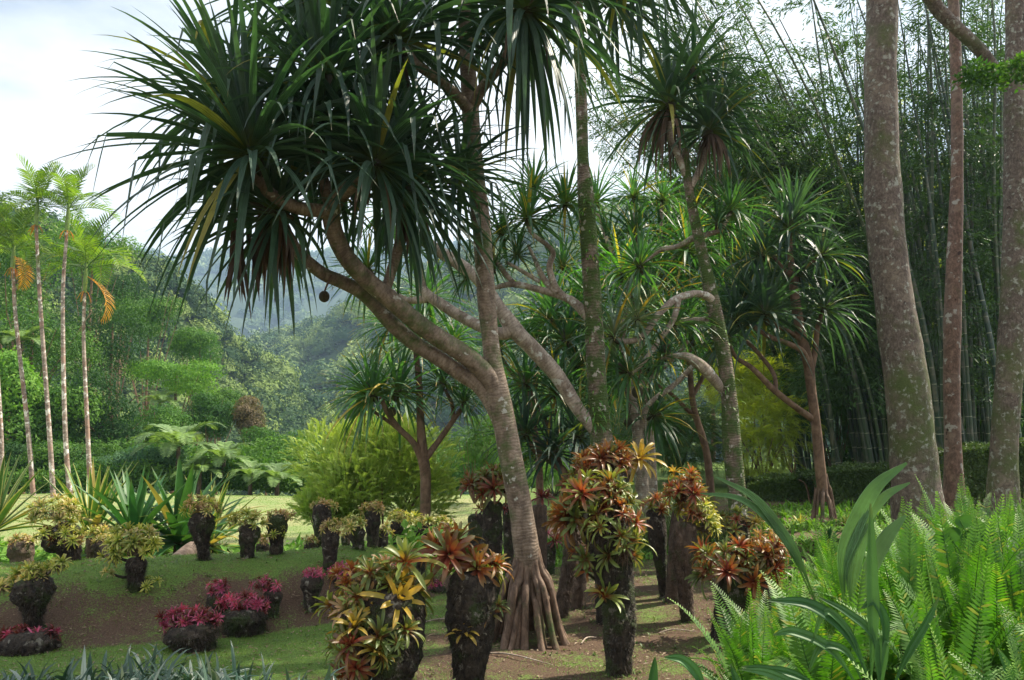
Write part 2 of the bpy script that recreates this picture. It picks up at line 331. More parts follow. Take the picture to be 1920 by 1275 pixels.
M['bush'] = leafmat('yellow_green_bush', (.20, .38, .06), (.56, .66, .16), tip=(.80, .72, .30), t0=.75, t1=1.2, rough=.5, trans=.35, objvar=0, tcol=(1.3, 1.3, .5), odd=(.62, .5, .12), oddp=.93)
M['hedge'] = leafmat('hedge_leaf', (.045, .10, .018), (.10, .16, .03), rough=.5, trans=.25, objvar=0)
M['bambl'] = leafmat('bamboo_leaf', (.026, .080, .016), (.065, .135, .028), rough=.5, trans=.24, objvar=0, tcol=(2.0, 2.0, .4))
M['bambly'] = leafmat('bamboo_leaf_backlit', (.22, .34, .05), (.44, .52, .09), rough=.5, trans=.6, objvar=0, tcol=(1.6, 1.4, .3))  # backlit glow put into the colour: brighter, more translucent bamboo leaf
M['palml'] = leafmat('palm_leaf', (.05, .12, .022), (.14, .22, .04), tip=(.36, .40, .08), t0=.8, t1=1.2, rough=.45, trans=.4, objvar=.3, tcol=(1.8, 1.9, .4))
M['palmo'] = leafmat('orange_palm_leaf', (.60, .28, .02), (.75, .38, .03), rough=.5, trans=.4, tcol=(1.3, 1.1, .5))
M['tfern'] = leafmat('tree_fern_leaf', (.11, .20, .06), (.20, .31, .10), rough=.5, trans=.35)
M['shaft'] = leafmat('crownshaft', (.14, .22, .04), (.2, .28, .05), rough=.4, trans=0)
def treemat(n, a, b, trans=.28, **k): M[n] = leafmat('tree_leaf_'+n, a, b, rough=.7, spec=.2, trans=trans, objvar=0, tcol=(1.6, 1.8, .5), **k)
treemat('mid', (.035, .105, .020), (.10, .20, .035)); treemat('dark', (.022, .07, .018), (.055, .13, .03)); treemat('light', (.08, .20, .03), (.17, .31, .05))
treemat('brown', (.10, .09, .055), (.20, .15, .10)); treemat('blue', (.05, .13, .07), (.11, .20, .11))
treemat('hillA', (.020, .065, .014), (.20, .28, .06), trans=.1); treemat('hillC', (.022, .065, .018), (.20, .27, .08), trans=.1)
m, nt_ = newmat('hill_floor'); M['hill'] = finish(m, nt_, mixc(nt_, ramp(nt_, noise(nt_, .35, 6, None, .75), .35, .65), (.012, .028, .008), (.05, .09, .025)), .9)
# bamboo culm
m, nt_ = newmat('bamboo_culm'); X, Y, Z = crd(nt_)
fr = math_(nt_, 'FRACT', math_(nt_, 'MULTIPLY', X, 2.4)); c = mixc(nt_, Z, (.010, .034, .018), (.045, .075, .028)); c = mixc(nt_, ramp(nt_, fr, .93, .95), c, (.26, .27, .18))
c = mixc(nt_, ramp(nt_, noise(nt_, 3., 3), .5, .65), c, (.10, .10, .065)); M['culm'] = finish(m, nt_, c, .4)
M['litter'] = leafmat('litter', (.16, .10, .06), (.34, .26, .17), rough=.7, trans=.1)
# fruit
m, nt_ = newmat('fruit'); g_ = nt_.nodes.new('ShaderNodeTexCoord').outputs['Object']; vo = nt_.nodes.new('ShaderNodeTexVoronoi'); vo.inputs['Scale'].default_value = 45; nt_.links.new(g_, vo.inputs['Vector'])
M['fruit'] = finish(m, nt_, mixc(nt_, ramp(nt_, vo.outputs['Distance'], .2, .6), (.16, .13, .05), (.05, .035, .015)), .6, 0, vo.outputs['Distance'], 1., .01)
# ground: colour driven by real soil / moss / lawn regions held in the attribute (x grass, y lawn, z random)
m, nt_ = newmat('ground'); X, Y, Z = crd(nt_)
n1 = noise(nt_, 1.6, 6, None, .7); nf = noise(nt_, 55., 5, None, .75); nm = noise(nt_, 9., 5, None, .7)
soil = mixc(nt_, ramp(nt_, nf, .3, .7), (.030, .017, .011), (.17, .108, .072)); soil = mixc(nt_, ramp(nt_, nm, .4, .7), soil, (.095, .060, .040))
soil = mixc(nt_, ramp(nt_, noise(nt_, 130., 2), .66, .72), soil, (.30, .21, .14))
gr = mixc(nt_, ramp(nt_, nf, .3, .7), (.045, .09, .016), (.16, .26, .05)); gr = mixc(nt_, ramp(nt_, nm, .52, .78), gr, (.13, .11, .04))
f = math_(nt_, 'ADD', X, math_(nt_, 'ADD', math_(nt_, 'MULTIPLY', math_(nt_, 'SUBTRACT', n1, .5), 2.1), math_(nt_, 'MULTIPLY', math_(nt_, 'SUBTRACT', nf, .5), 2.2)))
c = mixc(nt_, ramp(nt_, f, .38, .62), soil, gr)
lawn = mixc(nt_, ramp(nt_, noise(nt_, .5, 5, None, .7), .4, .6), (.16, .23, .07), (.32, .28, .15)); lawn = mixc(nt_, ramp(nt_, nm, .3, .8), lawn, (.20, .25, .09))
c = mixc(nt_, Y, c, lawn)
M['ground'] = finish(m, nt_, c, .9, 0, math_(nt_, 'ADD', nf, nm), .7, .03, .2)
m, nt_ = newmat('path'); nf = noise(nt_, 30., 5, None, .7); M['path'] = finish(m, nt_, mixc(nt_, ramp(nt_, nf, .3, .7), (.22, .12, .085), (.42, .27, .20)), .9, 0, nf, .5, .02, .2)

# ============================================================ SETTING
def coords(segs):
    out = [np.array([segs[0][0]])]
    for a, b, n in segs: out.append(np.linspace(a, b, n+1)[1:])
    return np.concatenate(out)
gx = coords([(-2400, -200, 10), (-200, -30, 16), (-30, -9, 50), (-9, 9, 260), (9, 30, 50), (30, 200, 16), (200, 2400, 10)])
gy = coords([(-200, -30, 6), (-30, 2, 12), (2, 14, 190), (14, 45, 150), (45, 130, 40), (130, 300, 14), (300, 2200, 12)])
X_, Y_ = np.meshgrid(gx, gy); Z_ = H(X_, Y_)
def grassmask(x, y):
    yf = np.interp(x, FX, FY); t = y - yf
    crest = sm(.75, 1.4, t)*(1-sm(2.8, 5, t))*(1-sm(-1.2, .6, x))
    front = sm(-.02, -.12, t)*(1 - sm(-1.6, -.4, x))*sm(-2.6, -1.2, t) 
    g = np.clip(.72*crest + 1.0*front + .30, 0, 1.3)
    slope = sm(-.02, .1, t)*(1-sm(.5, 1.0, t))*(1-sm(-.8, .2, x)); g = g - .16*slope
    far = np.maximum(sm(13, 16, y)*(1-sm(0, 4, x)), sm(18, 21, y)); g = np.maximum(g, far*.9)
    return g
gm = grassmask(X_, Y_); lm = sm(19.5, 22, Y_ + .6*n2(X_, Y_, .4))*(1 - sm(-1, 1.5, X_))*(Y_ < 60)
build('ground', MB().add(np.stack([X_, Y_, Z_], -1), gq(len(gy), len(gx)), np.stack([gm, lm, 0*gm], -1).reshape(-1, 3)), M['ground'])['kind'] = 'structure'
pc = cat_([(-16, 12.6, 0), (-9, 13.2, 0), (-5, 14.2, 0), (-2.5, 15.6, 0), (-.6, 17.2, 0), (.8, 19.5, 0), (2.0, 23, 0), (3.0, 28, 0)], 14)
tn = nrm(np.gradient(pc, axis=0)); sd = np.stack([tn[:, 1], -tn[:, 0], 0*tn[:, 0]], -1)
wd = np.linspace(-1, 1, 9); pp = pc[:, None] + sd[:, None]*wd[None, :, None]*(.75+.1*n2(pc[:, 0], pc[:, 1], 1.)[:, None, None])
pp[..., 2] = H(pp[..., 0], pp[..., 1]) + .03*(1-np.abs(wd)**4) - .004
build('path', MB().add(pp, gq(len(pc), 9), 0), M['path'])['kind'] = 'structure'

def hill(name, ridge, D0, D1, zb, mat, fmat, fname, flabel, cr_, ncr, nl, leaf, back=80):
    rg = np.array(ridge, float); px = np.linspace(rg[0, 0], rg[-1, 0], 90); py = np.interp(px, rg[:, 0], rg[:, 1])
    Dr = np.interp(px, [p[0] for p in D0], [p[1] for p in D0]); Db = np.interp(px, [p[0] for p in D1], [p[1] for p in D1])
    s = np.concatenate([[-.6, -.2], np.linspace(0, 1, 40)])
    def surf(pxq, sq):
        pyq = np.interp(pxq, px, py); dr = np.interp(pxq, px, Dr); db = np.interp(pxq, px, Db)
        D = np.where(sq < 0, dr - sq*back, dr + (db-dr)*sq)
        vv = (637.5-pyq)/F; zr = CH + dr*(math.sin(PITCH)+vv*math.cos(PITCH))/(math.cos(PITCH)-vv*math.sin(PITCH))
        ks = 1/(math.cos(PITCH)-vv*math.sin(PITCH)); x = (pxq-960)/F*ks*dr*(1 + .25*(D-dr)/dr)
        z = zr + (zb - zr)*np.clip(sq, 0, 1)**1.15 + np.clip(sq, -1, 0)*20
        z = z + (zr-zb)*.17*np.clip(sq*4, 0, 1)*fbm(np.stack([x/45, D/45, 0*x+1.7], -1), 3)
        return np.stack([x, D, z], -1)
    PX, S_ = np.meshgrid(px, s); V = surf(PX, S_)
    build(name, MB().add(V, gq(len(s), len(px))[:, ::-1], 0), mat)['kind'] = 'structure'
    qx = U(rg[0, 0], rg[-1, 0], ncr); qs = np.abs(U(-.02, 1, ncr))**.9; C = surf(qx, qs)
    rr = cr_*U(.55, 1.35, ncr)
    n = nl; th = U(0, 6.283, (ncr, n)); cz = U(-.25, 1, (ncr, n)); sz = np.sqrt(1-cz**2)
    dr_ = np.stack([sz*np.cos(th), sz*np.sin(th), cz], -1)
    lump = 1 + .75*fbm(dr_*2.1 + C[:, None]*1.3, 2)
    pts = C[:, None] + dr_*(rr[:, None]*lump)[..., None]*np.array([1, 1, .85]); pts[..., 2] += rr[:, None]*.35
    pts = pts.reshape(-1, 3); nn = nrm(dr_.reshape(-1, 3) + rng.normal(0, .34, (ncr*n, 3))); dd = np.cross(nn, rng.normal(0, 1, (ncr*n, 3)))
    cr1 = np.clip(U(-.15, 1.1, ncr)**2*1.0, 0, 1); rn = np.clip(np.repeat(cr1, n) + rng.normal(0, .12, ncr*n), 0, 1)
    mb = MB(); lf = np.repeat(leaf*rr/cr_, n)*U(.6, 1.4, ncr*n)
    mb.add(*leaves(pts, dd, nn, lf*1.2, lf, rn))
    u_ = np.linspace(.05, 2.1, 7); v_ = np.linspace(0, 6.283, 11, endpoint=False); UU, VV = np.meshgrid(u_, v_, indexing='ij'); dr2 = np.stack([np.sin(UU)*np.cos(VV), np.sin(UU)*np.sin(VV), np.cos(UU)], -1).reshape(-1, 3)
    l2 = 1 + .75*fbm(dr2[None]*2.1 + C[:, None]*1.3, 2); pc_ = C[:, None] + dr2[None]*(rr[:, None]*l2*.76)[..., None]*np.array([1, 1, .85]); pc_[..., 2] += rr[:, None]*.35
    Q2 = gq(7, 11, True)[None] + (np.arange(ncr)*77)[:, None, None]; mb.add(pc_.reshape(-1, 3), Q2.reshape(-1, 4), np.stack([0*pc_[..., 0]+.3, 0*pc_[..., 0], np.repeat((cr1*.8)[:, None], 77, 1)], -1).reshape(-1, 3))
    o = build(fname, mb, fmat, smooth=False); tag(o, flabel, 'forest', kind='stuff')
hill('far_hill', [(-500, 470), (-100, 455), (150, 440), (230, 462), (330, 500), (420, 478), (520, 492), (620, 478), (720, 470), (860, 465), (980, 470), (1300, 430), (1700, 420), (2400, 400)],
     [(0, 1700)], [(0, 800)], -120, M['hill'], M['hillC'], 'far_forest', 'hazy blue forest on the farthest ridge', 15, 3400, 60, 3.6, 250)
hill('right_hill', [(300, 800), (420, 690), (500, 640), (580, 622), (660, 585), (740, 540), (820, 500), (900, 470), (1000, 440), (1100, 405), (1200, 388), (1300, 372), (1400, 350), (1500, 345), (1700, 330), (2500, 300)],
     [(300, 620), (900, 540), (1400, 430), (2500, 300)], [(300, 260), (900, 200), (2500, 110)], -50, M['hill'], M['hillC'], 'right_forest', 'forest covering the hillside across the valley on the right', 6.4, 5000, 170, 1.0)
hill('left_hill', [(-900, 290), (-300, 370), (0, 425), (130, 470), (230, 502), (300, 520), (350, 565), (400, 605), (470, 668), (540, 722), (600, 782), (680, 850), (760, 890)],
     [(-900, 130), (0, 150), (300, 210), (500, 270), (760, 290)], [(-900, 80), (300, 100), (760, 140)], -34, M['hill'], M['hillA'], 'left_forest', 'forest covering the slope that falls from the left', 4.3, 3000, 330, .52)

# ------------------------------------------------------------ trees of the jungle edge
def crown_pts(c, rx, ry, rz, n, lobes, seed=0, jit=.35, lo=-.5):
    r = np.random.default_rng(seed)
    lc = r.uniform(-1, 1, (lobes, 3)); lc = nrm(lc)*r.uniform(.35, .72, (lobes, 1)); lc[0] = 0; lr = r.uniform(.32, .55, lobes); lr[0] = .6
    k = r.choice(lobes, n, p=lr**2/(lr**2).sum()); d = nrm(r.normal(0, 1, (n, 3))); d[:, 2] = np.where(d[:, 2] < lo, -d[:, 2]*.6, d[:, 2]); d = nrm(d)
    rad = lr[k]*(1 + .45*fbm(d*2.7+lc[k]*9+seed, 3))*r.uniform(.72, 1.04, n)
    p = lc[k] + d*rad[:, None]
    return np.asarray(c) + p*np.array([rx, ry, rz]), nrm(d + r.normal(0, jit, (n, 3))), k/lobes, p
def tree(name, px, py, rx, rz, D, mat, label, n=2600, leaf=.3, lobes=9, lw=.55, cat='tree', seed=None, parts=True, group=None, droop=.2, tm='thin'):
    seed = int(px*7+py) if seed is None else seed
    c = P(px, py, D); k = D/F; rX = rx*k; rZ = rz*k; zb = float(H(c[0], D))
    b = np.array([c[0], D, zb]); e = empty(name, b, label, cat, group)
    p, nn, kk, _ = crown_pts(c, rX, rX*.9, rZ, n, lobes, seed)
    dd = np.cross(nn, rng.normal(0, 1, (n, 3))) - np.array([0, 0, droop]); rn = np.clip(kk*.7 + rng.normal(.15, .2, n), 0, 1)
    build('crown', MB().add(*leaves(p, dd, nn, leaf*U(.6, 1.3, n), leaf*lw*U(.7, 1.2, n), rn)), M[mat], e, b, smooth=False)
    t = MB(); r0 = max(.05, rX*.032); top = c + np.array([0, 0, rZ*.3])
    tube(t, [b-[0, 0, .3], b*.6+c*.4+[r0, 0, 0], c, top], [r0*1.3, r0, r0*.7, r0*.25], 8)
    rr = np.random.default_rng(seed)
    for i in range(6):
        a = b*.45 + c*.55 + (top-c)*rr.uniform(-.6, .5); q = c + rr.uniform(-.75, .75, 3)*[rX, rX, rZ]
        tube(t, [a, (a+q)/2 + [0, 0, rZ*.1], q], [r0*.5, r0*.32, r0*.12], 6, 4)
    build('trunk', t, M[tm], e, b)
    return e
JT = [ # px, py, rx, rz, D, mat, label
 (30, 520, 130, 130, 58, 'mid', 'tall broad green tree behind the two leftmost palms', .34),
 (175, 470, 90, 80, 66, 'light', 'pale green feathery tree crown rising between the palm heads', .34),
 (60, 650, 120, 120, 52, 'mid', 'dense tree half way up behind the first palm trunk', .3),
 (210, 640, 110, 110, 60, 'dark', 'dark green tree behind the palm trunks at mid height', .3),
 (280, 600, 80, 65, 72, 'mid', 'rounded tree on the shoulder of the left slope', .34),
 (230, 555, 75, 55, 80, 'dark', 'dark tree under the rim of the left slope', .34),
 (375, 665, 70, 50, 78, 'mid', 'leafy tree high on the slope right of the palms', .34),
 (330, 715, 95, 50, 62, 'light', 'wide flat topped bright green tree in the middle of the slope', .3),
 (410, 765, 65, 55, 66, 'mid', 'spreading tree at the right end of the jungle edge', .3),
 (210, 790, 95, 85, 50, 'dark', 'dark broadleaf tree low behind the fourth palm trunk', .3),
 (90, 800, 90, 90, 48, 'light', 'light green big leaved tree low behind the second palm', .42),
 (10, 780, 80, 110, 47, 'light', 'bright big leaved tree at the left edge behind palms', .42),
 (300, 800, 80, 75, 54, 'mid', 'mid green tree above the tree ferns', .28),
 (390, 780, 60, 55, 58, 'dark', 'dark tree just above the tree fern crowns', .28),
 (470, 790, 50, 45, 60, 'brown', 'greyish brown bare looking tree beside the jungle edge', .26),
 (500, 840, 60, 45, 58, 'dark', 'dark shrubby tree at the corner of the lawn', .28),
 (560, 845, 60, 40, 62, 'blue', 'bluish green tree behind the lawn corner', .3),
 (620, 850, 60, 40, 66, 'mid', 'small tree left of the yellow bush top', .3),
 (140, 870, 90, 50, 44.5, 'mid', 'low shrubby tree behind the palm bases', .26),
 (270, 870, 80, 40, 44, 'blue', 'low bluish shrub behind the lawn, left of the ferns', .24),
 (20, 880, 60, 45, 44, 'dark', 'low dark shrub at the left end of the lawn', .24)]
for px, py, rx, rz, D, mt, lb, lf in JT: tree('jungle_tree', px, py, rx, rz, D, mt, lb, n=7000, leaf=lf*.68)
# ------------------------------------------------------------ fronds
def frond(L, npair, ll, lw, droop=.6, up=.9, ang=62, vee=.25, seg=2, prof=None, ld=.3, curl=0):
    """feather frond starting at the origin, growing towards +Y and up; returns (V,Q,A)"""
    K = npair+4; t = np.linspace(0, 1, K); d = np.array([0, math.cos(up), math.sin(up)]); p = np.zeros(3); pts = []; ds = []
    for k in range(K):
        pts.append(p.copy()); ds.append(d.copy()); d = nrm(d + np.array([0, 0, -droop*(.3+1.4*t[k])/K])); p = p + d*L/K
    pts = np.array(pts); ds = np.array(ds); mb = MB()
    r = np.linspace(lw*.18, lw*.05, K); tube(mb, pts[::2], r[::2], 3, 1, cap=False)
    i = np.arange(3, K); tt = (i-3)/(K-3)
    pf = (np.sin(np.pi*(tt*.88+.1))**.6) if prof is None else prof(tt)
    S = np.array([1., 0, 0]); B = []; Dd = []; Ls = []; A2 = []
    up_ = nrm(np.cross(S, ds[i])); a = R(ang)*(1-.35*tt)
    for s in (-1, 1):
        B.append(pts[i]); Dd.append(nrm(S*s*np.sin(a)[:, None] + ds[i]*np.cos(a)[:, None] + up_*vee)); Ls.append(ll*pf); A2.append(tt)
    B = np.vstack(B); Dd = nrm(np.vstack(Dd)+rng.normal(0, .04, (len(i)*2, 3))); Ls = np.concatenate(Ls); A2 = np.concatenate(A2)
    V, Q, A = straps(B, Dd, Ls, lw*np.clip(Ls/ll, .35, 1), ld, seg, 'lance', .15, flat=True, rnd=A2*0+.5)
    # leaflets lie in the frond plane: across vector follows the rachis
    V = V.reshape(len(B), seg+1, 2, 3); mid = V.mean(2, keepdims=True); hw = np.linalg.norm(V-mid, axis=-1, keepdims=True)
    dd = np.concatenate([ds[i], ds[i]])[:, None, None]; V = mid + dd*np.array([-1, 1.])[None, None, :, None]*hw
    A = A.reshape(len(B), seg+1, 2, 3).copy(); A[..., 0] = A2[:, None, None]; A[..., 2] = np.tile(U(0.2, .8, len(B))[:, None, None], (1, seg+1, 2))
    mb.add(V.reshape(-1, 3), Q, A.reshape(-1, 3)); return mb.arr()
# palms
pf = [frond(2.0, 20, .62, .085, droop=dr, up=u, ang=66, vee=.35, ld=.5) for dr, u in ((2.2, 1.0), (1.8, .5), (1.2, 1.3), (2.6, .75))]
pfm = [mesh('frond', *f_, M['palml']) for f_ in pf]; pfo = mesh('frond', *pf[1], M['palmo'])
def palm(tr, D, label, rad=.088, sc_=1., dead=None, n=12):
    sc_ = sc_*1.2
    pts = [P(x, y, D) for x, y in tr]; b = pts[0].copy(); b[2] = float(H(b[0], b[1])); pts[0] = b - [0, 0, .2]
    e = empty('palm_tree', b, label, 'palm tree', 'slender palms on the lawn')
    build('trunk', tube(MB(), pts, np.linspace(rad*1.25, rad*.75, len(pts)), 10), M['palmt'], e, b)
    tp = pts[-1]; cs = .9*sc_
    build('crownshaft', tube(MB(), [tp-[0, 0, .1], tp+[0, 0, cs*.4], tp+[0, 0, cs], tp+[0, 0, cs+.5]], [rad*1.0, rad*1.1, rad*.6, rad*.15], 10), M['shaft'], e, b)
    for i in range(n):
        o = obj('frond', pfm[[2, 0, 3, 1][i*4//n]], e, tp + [0, 0, cs*.95 - .25*i/n] - b, i*2.4 + U(-.2, .2), sc_*U(.85, 1.1))
    if dead is not None:
        o = obj('frond', pfo, e, tp+[0, 0, cs*.6]-b, rot=(R(-62), 0, dead), sc_=.95*sc_); o['label'] = 'withered orange frond hanging down'
    fl = MB()
    for i in range(14): q = tp - [0, 0, .05]; a = U(0, 6.28); tube(fl, [q, q+[.15*math.cos(a), .15*math.sin(a), -.05], q+[.3*math.cos(a), .3*math.sin(a), -U(.25, .55)]], [.012, .012, .008], 4, 3)
    build('fruit_stalks', fl, M['palmo'], e, b)
palm([(-2, 900), (3, 840), (-8, 640), (-12, 480)], 36, 'slender palm cut by the left edge of the photo', sc_=.85)
palm([(64, 928), (52, 800), (30, 600), (24, 500)], 36, 'lowest headed palm with one orange frond, leftmost full trunk', sc_=.85, dead=-1.9)
palm([(101, 936), (92, 800), (75, 560), (68, 420)], 35, 'tallest of the slender palms, second full trunk from the left', sc_=.95)
palm([(133, 932), (122, 800), (118, 560), (126, 430)], 35, 'tall palm with a drooping bushy crown, third full trunk from the left', sc_=1.)
palm([(171, 912), (164, 800), (157, 640), (159, 545)], 37, 'short bright green palm with a hanging orange frond, rightmost of the palms', sc_=1.15, dead=-1.45)
# tree ferns
tf = [mesh('frond', *frond(2.3, 30, .55, .12, droop=dr, up=u, ang=72, vee=.1, ld=.2), M['tfern']) for dr, u in ((1.8, .7), (1.4, .35), (2.0, 1.0))]
def tfern(px, py, D, s, label, n=13):
    c = P(px, py, D); b = np.array([c[0], D, float(H(c[0], D))]); e = empty('tree_fern', b, label, 'tree fern', 'tree ferns behind the lawn')
    build('trunk', tube(MB(), [b-[0, 0, .5], c], [.13, .1], 8, rough=.2), M['stumpb'], e, b)
    for i in range(n): obj('frond', tf[i % 3], e, c-b, i*2.4, s*U(.85, 1.1))
tfern(335, 838, 43, 1.25, 'largest pale green tree fern crown above the lawn edge'); tfern(420, 862, 42, .95, 'tree fern crown right beside the largest one')
tfern(375, 885, 41, .7, 'small tree fern under the two big ones'); tfern(470, 893, 41, .7, 'low tree fern at the right half of the lawn edge')
tfern(520, 898, 41, .75, 'low tree fern nearest to the yellow bush'); tfern(300, 755, 60, .9, 'solitary tree fern high in the jungle edge'); tfern(40, 640, 50, 1., 'tree fern in the jungle behind the left palm trunks')
n = 60000; x = U(-32, 3, n); y = 41.5 + U(0, 7, n); hh = (1.0 + .9*fbm(np.stack([x*.35, y*.35, 0*x], -1), 3) + .35*(y-41.5))*U(.2, 1, n)
q = np.stack([x, y, H(x, y) + np.maximum(hh, .1)], -1); nn = nrm(rng.normal(0, .6, (n, 3)) + [0, -.5, .7]); dd = np.cross(nn, rng.normal(0, 1, (n, 3)))
o = build('undergrowth', MB().add(*leaves(q, dd, nn, .26*U(.6, 1.4, n), .13, np.clip(.5+.9*fbm(q*.5, 3)+rng.normal(0, .15, n), 0, 1))), M['mid'], smooth=False); tag(o, 'tangled green undergrowth along the far edge of the lawn', 'undergrowth', kind='stuff')
# ------------------------------------------------------------ small leafy plants behind
def base(px, D): 
    x = ray(px, 700)[0]/ray(px, 700)[1]*D; return np.array([x, D, float(H(x, D))])
spr = frond(1., 11, .30, .075, droop=.9, up=.7, ang=50, vee=.5, ld=.3)
def spraybush(name, px, py, rx, rz, D, mat, label, n, s, T=spr, lobes=9, cat='bush', seed=1, leafkind='foliage', stem=True):
    c = P(px, py, D); k = D/F; b = np.array([c[0], D, float(H(c[0], D))]); e = empty(name, b, label, cat)
    p, nn, kk, q = crown_pts(c, rx*k, rx*k*.9, rz*k, n, lobes, seed, .3, -.8)
    az = np.arctan2(nn[:, 1], nn[:, 0]) - math.pi/2 + rng.normal(0, .5, n)
    tl = np.arcsin(np.clip(nn[:, 2], -.5, 1))*.6 + rng.normal(.15, .3, n)
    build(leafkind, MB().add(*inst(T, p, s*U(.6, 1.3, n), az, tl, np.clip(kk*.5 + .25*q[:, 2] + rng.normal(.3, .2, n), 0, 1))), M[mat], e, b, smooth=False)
    if stem:
        t = MB()
        for i in range(9):
            a = i*2.4; tube(t, [b, b+[.2*math.cos(a)*rx*k, .2*math.sin(a)*rx*k, rz*k*.5], c+[.5*math.cos(a)*rx*k, .5*math.sin(a)*rx*k, .1*rz*k]], [.03, .022, .01], 5, 3)
        build('stem', t, M['thin'], e, b)
    return e
spraybush('yellow_green_bush', 722, 905, 168, 118, 19, 'bush', 'big rounded yellow green feathery bush left of the main trunk', 7500, .27, lobes=14, seed=4)
spraybush('yellow_green_bush', 610, 945, 70, 65, 18.5, 'bush', 'lower left lobe bush of yellow tipped foliage over the stumps', 2000, .25, seed=5)
# clipped hedge
def hedge(x0, x1, D0, D1, pt0, pt1, label, n):
    a = base(x0, D0); b2 = base(x1, D1); e = empty('clipped_hedge', (a+b2)/2, label, 'hedge'); o = (a+b2)/2
    t0 = P(x0, pt0, D0)[2]; t1 = P(x1, pt1, D1)[2]
    t = U(0, 1, n); h = np.sqrt(U(0, 1, n)); dp = U(-.6, .6, n)
    topq = U(0, 1, n) < .4; h = np.where(topq, 1, h); dp = np.where(topq, dp, np.where(U(0, 1, n) < .75, -.6, .6))
    z0 = a[2]*(1-t)+b2[2]*t; z1 = t0*(1-t) + t1*t
    Pp = a*(1-t)[:, None] + b2*t[:, None]; Pp[:, 1] += dp*(1-.15*h); Pp[:, 2] = z0 + (z1-z0)*h
    bulge = fbm(Pp*1.6, 3)*.22; nn = np.stack([0*t, np.where(topq, 0, np.sign(dp)), topq*1.], -1); Pp = Pp + nn*bulge[:, None]
    nn = nrm(nn + rng.normal(0, .6, (n, 3))); dd = np.cross(nn, rng.normal(0, 1, (n, 3)))
    build('foliage', MB().add(*leaves(Pp, dd, nn, .09*U(.6, 1.4, n), .045, np.clip(bulge*2+.5+rng.normal(0, .2, n), 0, 1))), M['hedge'], e, o, smooth=False)
    st = MB()
    for q in np.linspace(.03, .97, 16):
        c0 = a*(1-q)+b2*q; tube(st, [c0-[0, 0, .1], c0+[U(-.1, .1), 0, .4], c0+[U(-.3, .3), 0, (t0-a[2])*.8]], [.03, .02, .012], 5, 3)
    build('stem', st, M['thin'], e, o)
hedge(1385, 1500, 19.5, 19, 905, 892, 'low dark clipped hedge behind the slender stilt rooted tree', 9000)
hedge(1505, 1690, 18.2, 17.6, 888, 872, 'clipped hedge running behind the big red trunk', 14000)
hedge(1770, 2050, 17.5, 16.5, 845, 820, 'taller clipped hedge between the right hand trunks', 16000)
# dark and backlit-coloured jungle masses behind the pandanus grove
sprb = frond(1., 9, .42, .06, droop=1.6, up=.2, ang=38, vee=.1, ld=.6)
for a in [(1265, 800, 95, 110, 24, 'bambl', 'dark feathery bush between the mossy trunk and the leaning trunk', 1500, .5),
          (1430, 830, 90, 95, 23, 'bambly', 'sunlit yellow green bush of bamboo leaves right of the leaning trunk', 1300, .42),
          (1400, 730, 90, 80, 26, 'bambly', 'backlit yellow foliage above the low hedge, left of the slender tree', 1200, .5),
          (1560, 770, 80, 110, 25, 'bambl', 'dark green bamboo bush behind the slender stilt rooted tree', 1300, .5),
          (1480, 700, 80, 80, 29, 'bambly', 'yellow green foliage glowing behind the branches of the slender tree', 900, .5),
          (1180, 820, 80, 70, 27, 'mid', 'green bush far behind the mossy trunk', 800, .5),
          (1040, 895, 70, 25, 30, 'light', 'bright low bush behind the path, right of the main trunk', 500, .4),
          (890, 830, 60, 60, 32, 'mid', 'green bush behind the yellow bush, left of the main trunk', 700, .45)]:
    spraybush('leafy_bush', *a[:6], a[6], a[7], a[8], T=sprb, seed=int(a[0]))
for i, (px, py, rx, rz, D, mt, lb) in enumerate([(1000, 800, 90, 110, 44, 'mid', 'wooded tree seen low between main trunk and mossy trunk'), (1130, 760, 110, 90, 46, 'dark', 'dark tree low behind the mossy trunk'),
      (1330, 640, 120, 110, 44, 'mid', 'tree behind the leaning trunk at mid height'), (1480, 560, 120, 120, 46, 'mid', 'leafy tree behind the heads of the slender tree'),
      (1620, 700, 110, 160, 40, 'dark', 'dark tree behind the bamboo left of the big trunk'), (1780, 640, 120, 220, 38, 'dark', 'dark tall tree behind the bamboo right of the big trunk'),
      (1900, 560, 100, 260, 37, 'mid', 'green tree behind the rightmost trunks'), (1880, 820, 130, 90, 30, 'dark', 'dark low tree behind the tall hedge'), (1640, 880, 120, 60, 28, 'dark', 'dark low tree behind the middle hedge')]):
    tree('backing_tree', px, py, rx, rz, D, mt, lb, n=5500, leaf=.2, seed=500+i)
